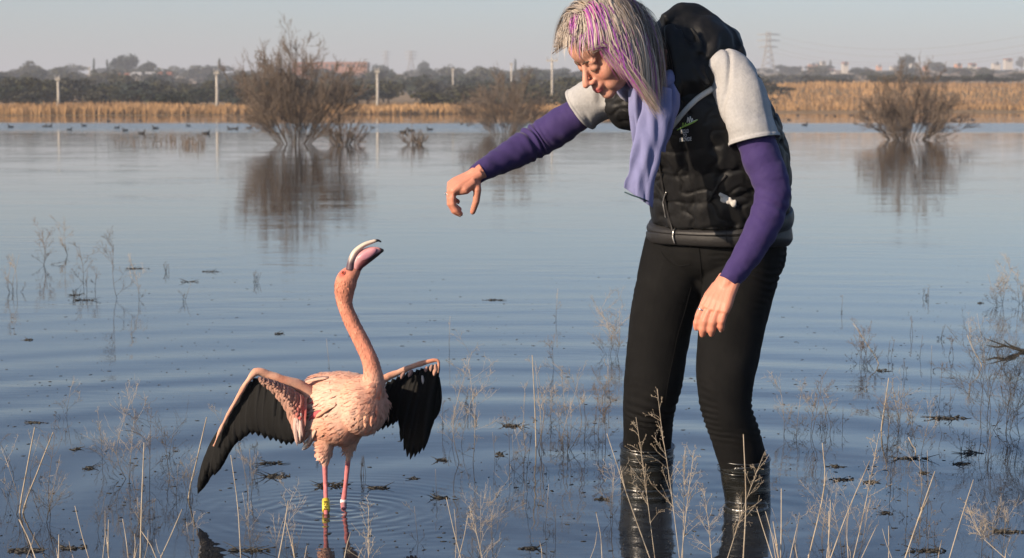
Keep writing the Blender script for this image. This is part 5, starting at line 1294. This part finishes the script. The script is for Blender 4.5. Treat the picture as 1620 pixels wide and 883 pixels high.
# ---- floating litter
def litter(px, py, wpx, dpx, label, seed, twigs=4, name='floating_litter'):
    r = np.random.default_rng(seed); c = W(px, py); sc = c[1] / F_PX; Wd = wpx * sc; Dp = abs(W(px, py - dpx)[1] - W(px, py + dpx)[1]) / 2; m = MB()
    wpx *= .8; Wd *= .8
    for i in range(int(6 + wpx * .7)):
        x, y = np.clip(r.normal(0, .24), -.55, .55) * Wd, r.normal(0, .16) * Dp; L = r.uniform(.002, .008) * (1 + wpx / 130); a = r.normal(0, .5); d = norm(np.array((math.cos(a), math.sin(a), r.normal(0, .12))))
        q = norm(np.cross((0, 0, 1.0), d)); m.ell(c + (x, y, r.uniform(-.001, .004)), (L, L * r.uniform(.15, .45), r.uniform(.001, .0032)), (d, q, np.cross(d, q)), 6, 4)
    v = m.arr(); v = v + (fnoise(v, 200, seed, 2) * .0016)[:, None]
    root = thing(name, label, 'litter', c); o = mk('sodden_leaves', v, m.f, M_ROT, root); o['kind'] = 'stuff'
    for i in range(twigs):
        x = r.uniform(-.5, .5) * Wd; a = r.normal(0, .35); L = r.uniform(.3, .7) * Wd * .6 + .012; s = r.choice((-1, 1)); d = np.array((math.cos(a) * s, math.sin(a), r.uniform(-.02, .5) * min(1, .05 / L)))
        p = c + (x, r.normal(0, .2) * Dp, .001); t = MB(); t.tube(spline([p, p + d * L * .5 + r.normal(0, .05 * L, 3) * (1, 1, .5), p + d * L], 6), np.linspace(.0018, .0006, 6), 5); t.build('twig', M_ROT, root)
LIT = [(57, 669, 40, 3, 'long twig of litter afloat at the left edge'), (120, 711, 22, 5, 'small litter patch above the arrow-shaped sprig'), (140, 741, 22, 6, 'arrow-shaped dark sprig afloat at the left'),
       (430, 733, 46, 6, 'dark litter patch left of the flamingo, upper one'), (440, 754, 56, 7, 'dark litter patch left of the flamingo, lower one'), (528, 768, 66, 12, 'largest litter heap, behind the flamingo\'s legs'),
       (600, 772, 46, 3, 'thin litter streak right of the flamingo\'s legs'), (655, 757, 14, 4, 'small litter bit below the far wing tips'), (700, 788, 44, 3, 'thin litter streak below the two tall wispy weeds'), (793, 718, 16, 8, 'dark curled litter bit left of the weed stand'), (812, 674, 38, 3, 'litter streak behind the weed stand'),
       (700, 728, 20, 5, 'litter bits at the foot of the two tall wispy weeds'), (950, 790, 22, 5, 'dark litter bits just left of the right boot'), (838, 868, 40, 4, 'litter at the bottom between bird and boots'),
       (1320, 738, 22, 4, 'small litter patch right of the left boot'), (1332, 759, 42, 4, 'flat litter patch right of the left boot'), (1376, 763, 28, 5, 'twiggy litter patch in the lower right water'), (1440, 726, 62, 5, 'long litter patch under the short broken straw'), (1460, 749, 18, 4, 'small dark lump below the long litter patch'),
       (1500, 662, 64, 6, 'litter raft left of the dark right-hand shrub'), (1537, 717, 40, 5, 'litter patch at the foot of the dark right-hand shrub'), (1522, 734, 34, 4, 'thin litter patch below the dark right-hand shrub'), (1402, 812, 20, 4, 'small green-brown litter patch among the lower right straws'), (1472, 872, 66, 8, 'large litter raft at the bottom right'), (1595, 842, 56, 4, 'litter streak at the lower right edge'),
       (1395, 587, 20, 3, 'litter bit at the foot of the bushy clump'), (1552, 480, 14, 3, 'litter bit far out on the right'), (118, 467, 26, 3, 'litter at the foot of the left weed patch'), (130, 475, 50, 2, 'thin litter streak below the left weed patch'), (215, 425, 48, 2, 'thin litter streak behind the left weed patch'), (335, 430, 34, 2, 'thin litter streak left of the flamingo\'s head'), (300, 446, 30, 3, 'litter bits right of the left weed patch'),
       (40, 872, 70, 8, 'wet litter heap at the lower left edge'), (115, 868, 44, 6, 'wet litter patch beside the lower left straws'), (390, 872, 80, 6, 'scattered litter at the bottom below the long straw'), (45, 538, 16, 3, 'litter bit alone on the rippled water at the left'), (560, 502, 16, 3, 'litter bit behind the flamingo\'s neck'), (780, 475, 40, 2, 'litter streak far behind the weed stand'), (440, 528, 16, 3, 'litter bit left of the flamingo\'s neck')]
for i, (px, py, w, d, lab) in enumerate(LIT): litter(px, py, w, d, lab, 700 + i, 2 + int(w / 14))
def fallen_branch():
    root = thing('fallen_branch', 'dark fallen branch lying in the water near the right edge', 'branch', W(1600, 556)); c = W(1640, 557)
    for i, pts in enumerate(([(1640, 556), (1610, 553), (1585, 545), (1560, 536)], [(1632, 556), (1606, 558), (1582, 562)], [(1612, 552), (1596, 545), (1588, 538)], [(1590, 547), (1575, 549), (1560, 546)])):
        m = MB(); m.tube(spline([P(x, y, c[1]) for x, y in pts], 10), np.linspace(.010 if i == 0 else .006, .002, 10), 6); m.build('limb', M_ROT, root)
fallen_branch()
def specks():
    r = np.random.default_rng(90); m = MB()
    for i in range(2000):
        py = 420 + 460 * r.random() ** .8; px = r.uniform(-20, 1640)
        if r.random() > .35 + .65 * (fnoise([(px * .006, py * .012, 0)], 1.6, 95, 2)[0] > .05): continue
        c = W(px, py); L = (.0015 + .007 * r.random() ** 2.5) * (1.2 if py > 600 else 1.5); a = r.normal(0, .7); d = np.array((math.cos(a), math.sin(a), 0))
        m.ell(c + (0, 0, .0006), (L, L * r.uniform(.2, .5), .0012), (d, np.array((-d[1], d[0], 0)), np.array((0, 0, 1.0))), 6, 4)
    tag(m.build('floating_specks', M_ROT, None), 'scattered dark specks of plant litter floating on the shallows', 'litter', kind='stuff')
specks()
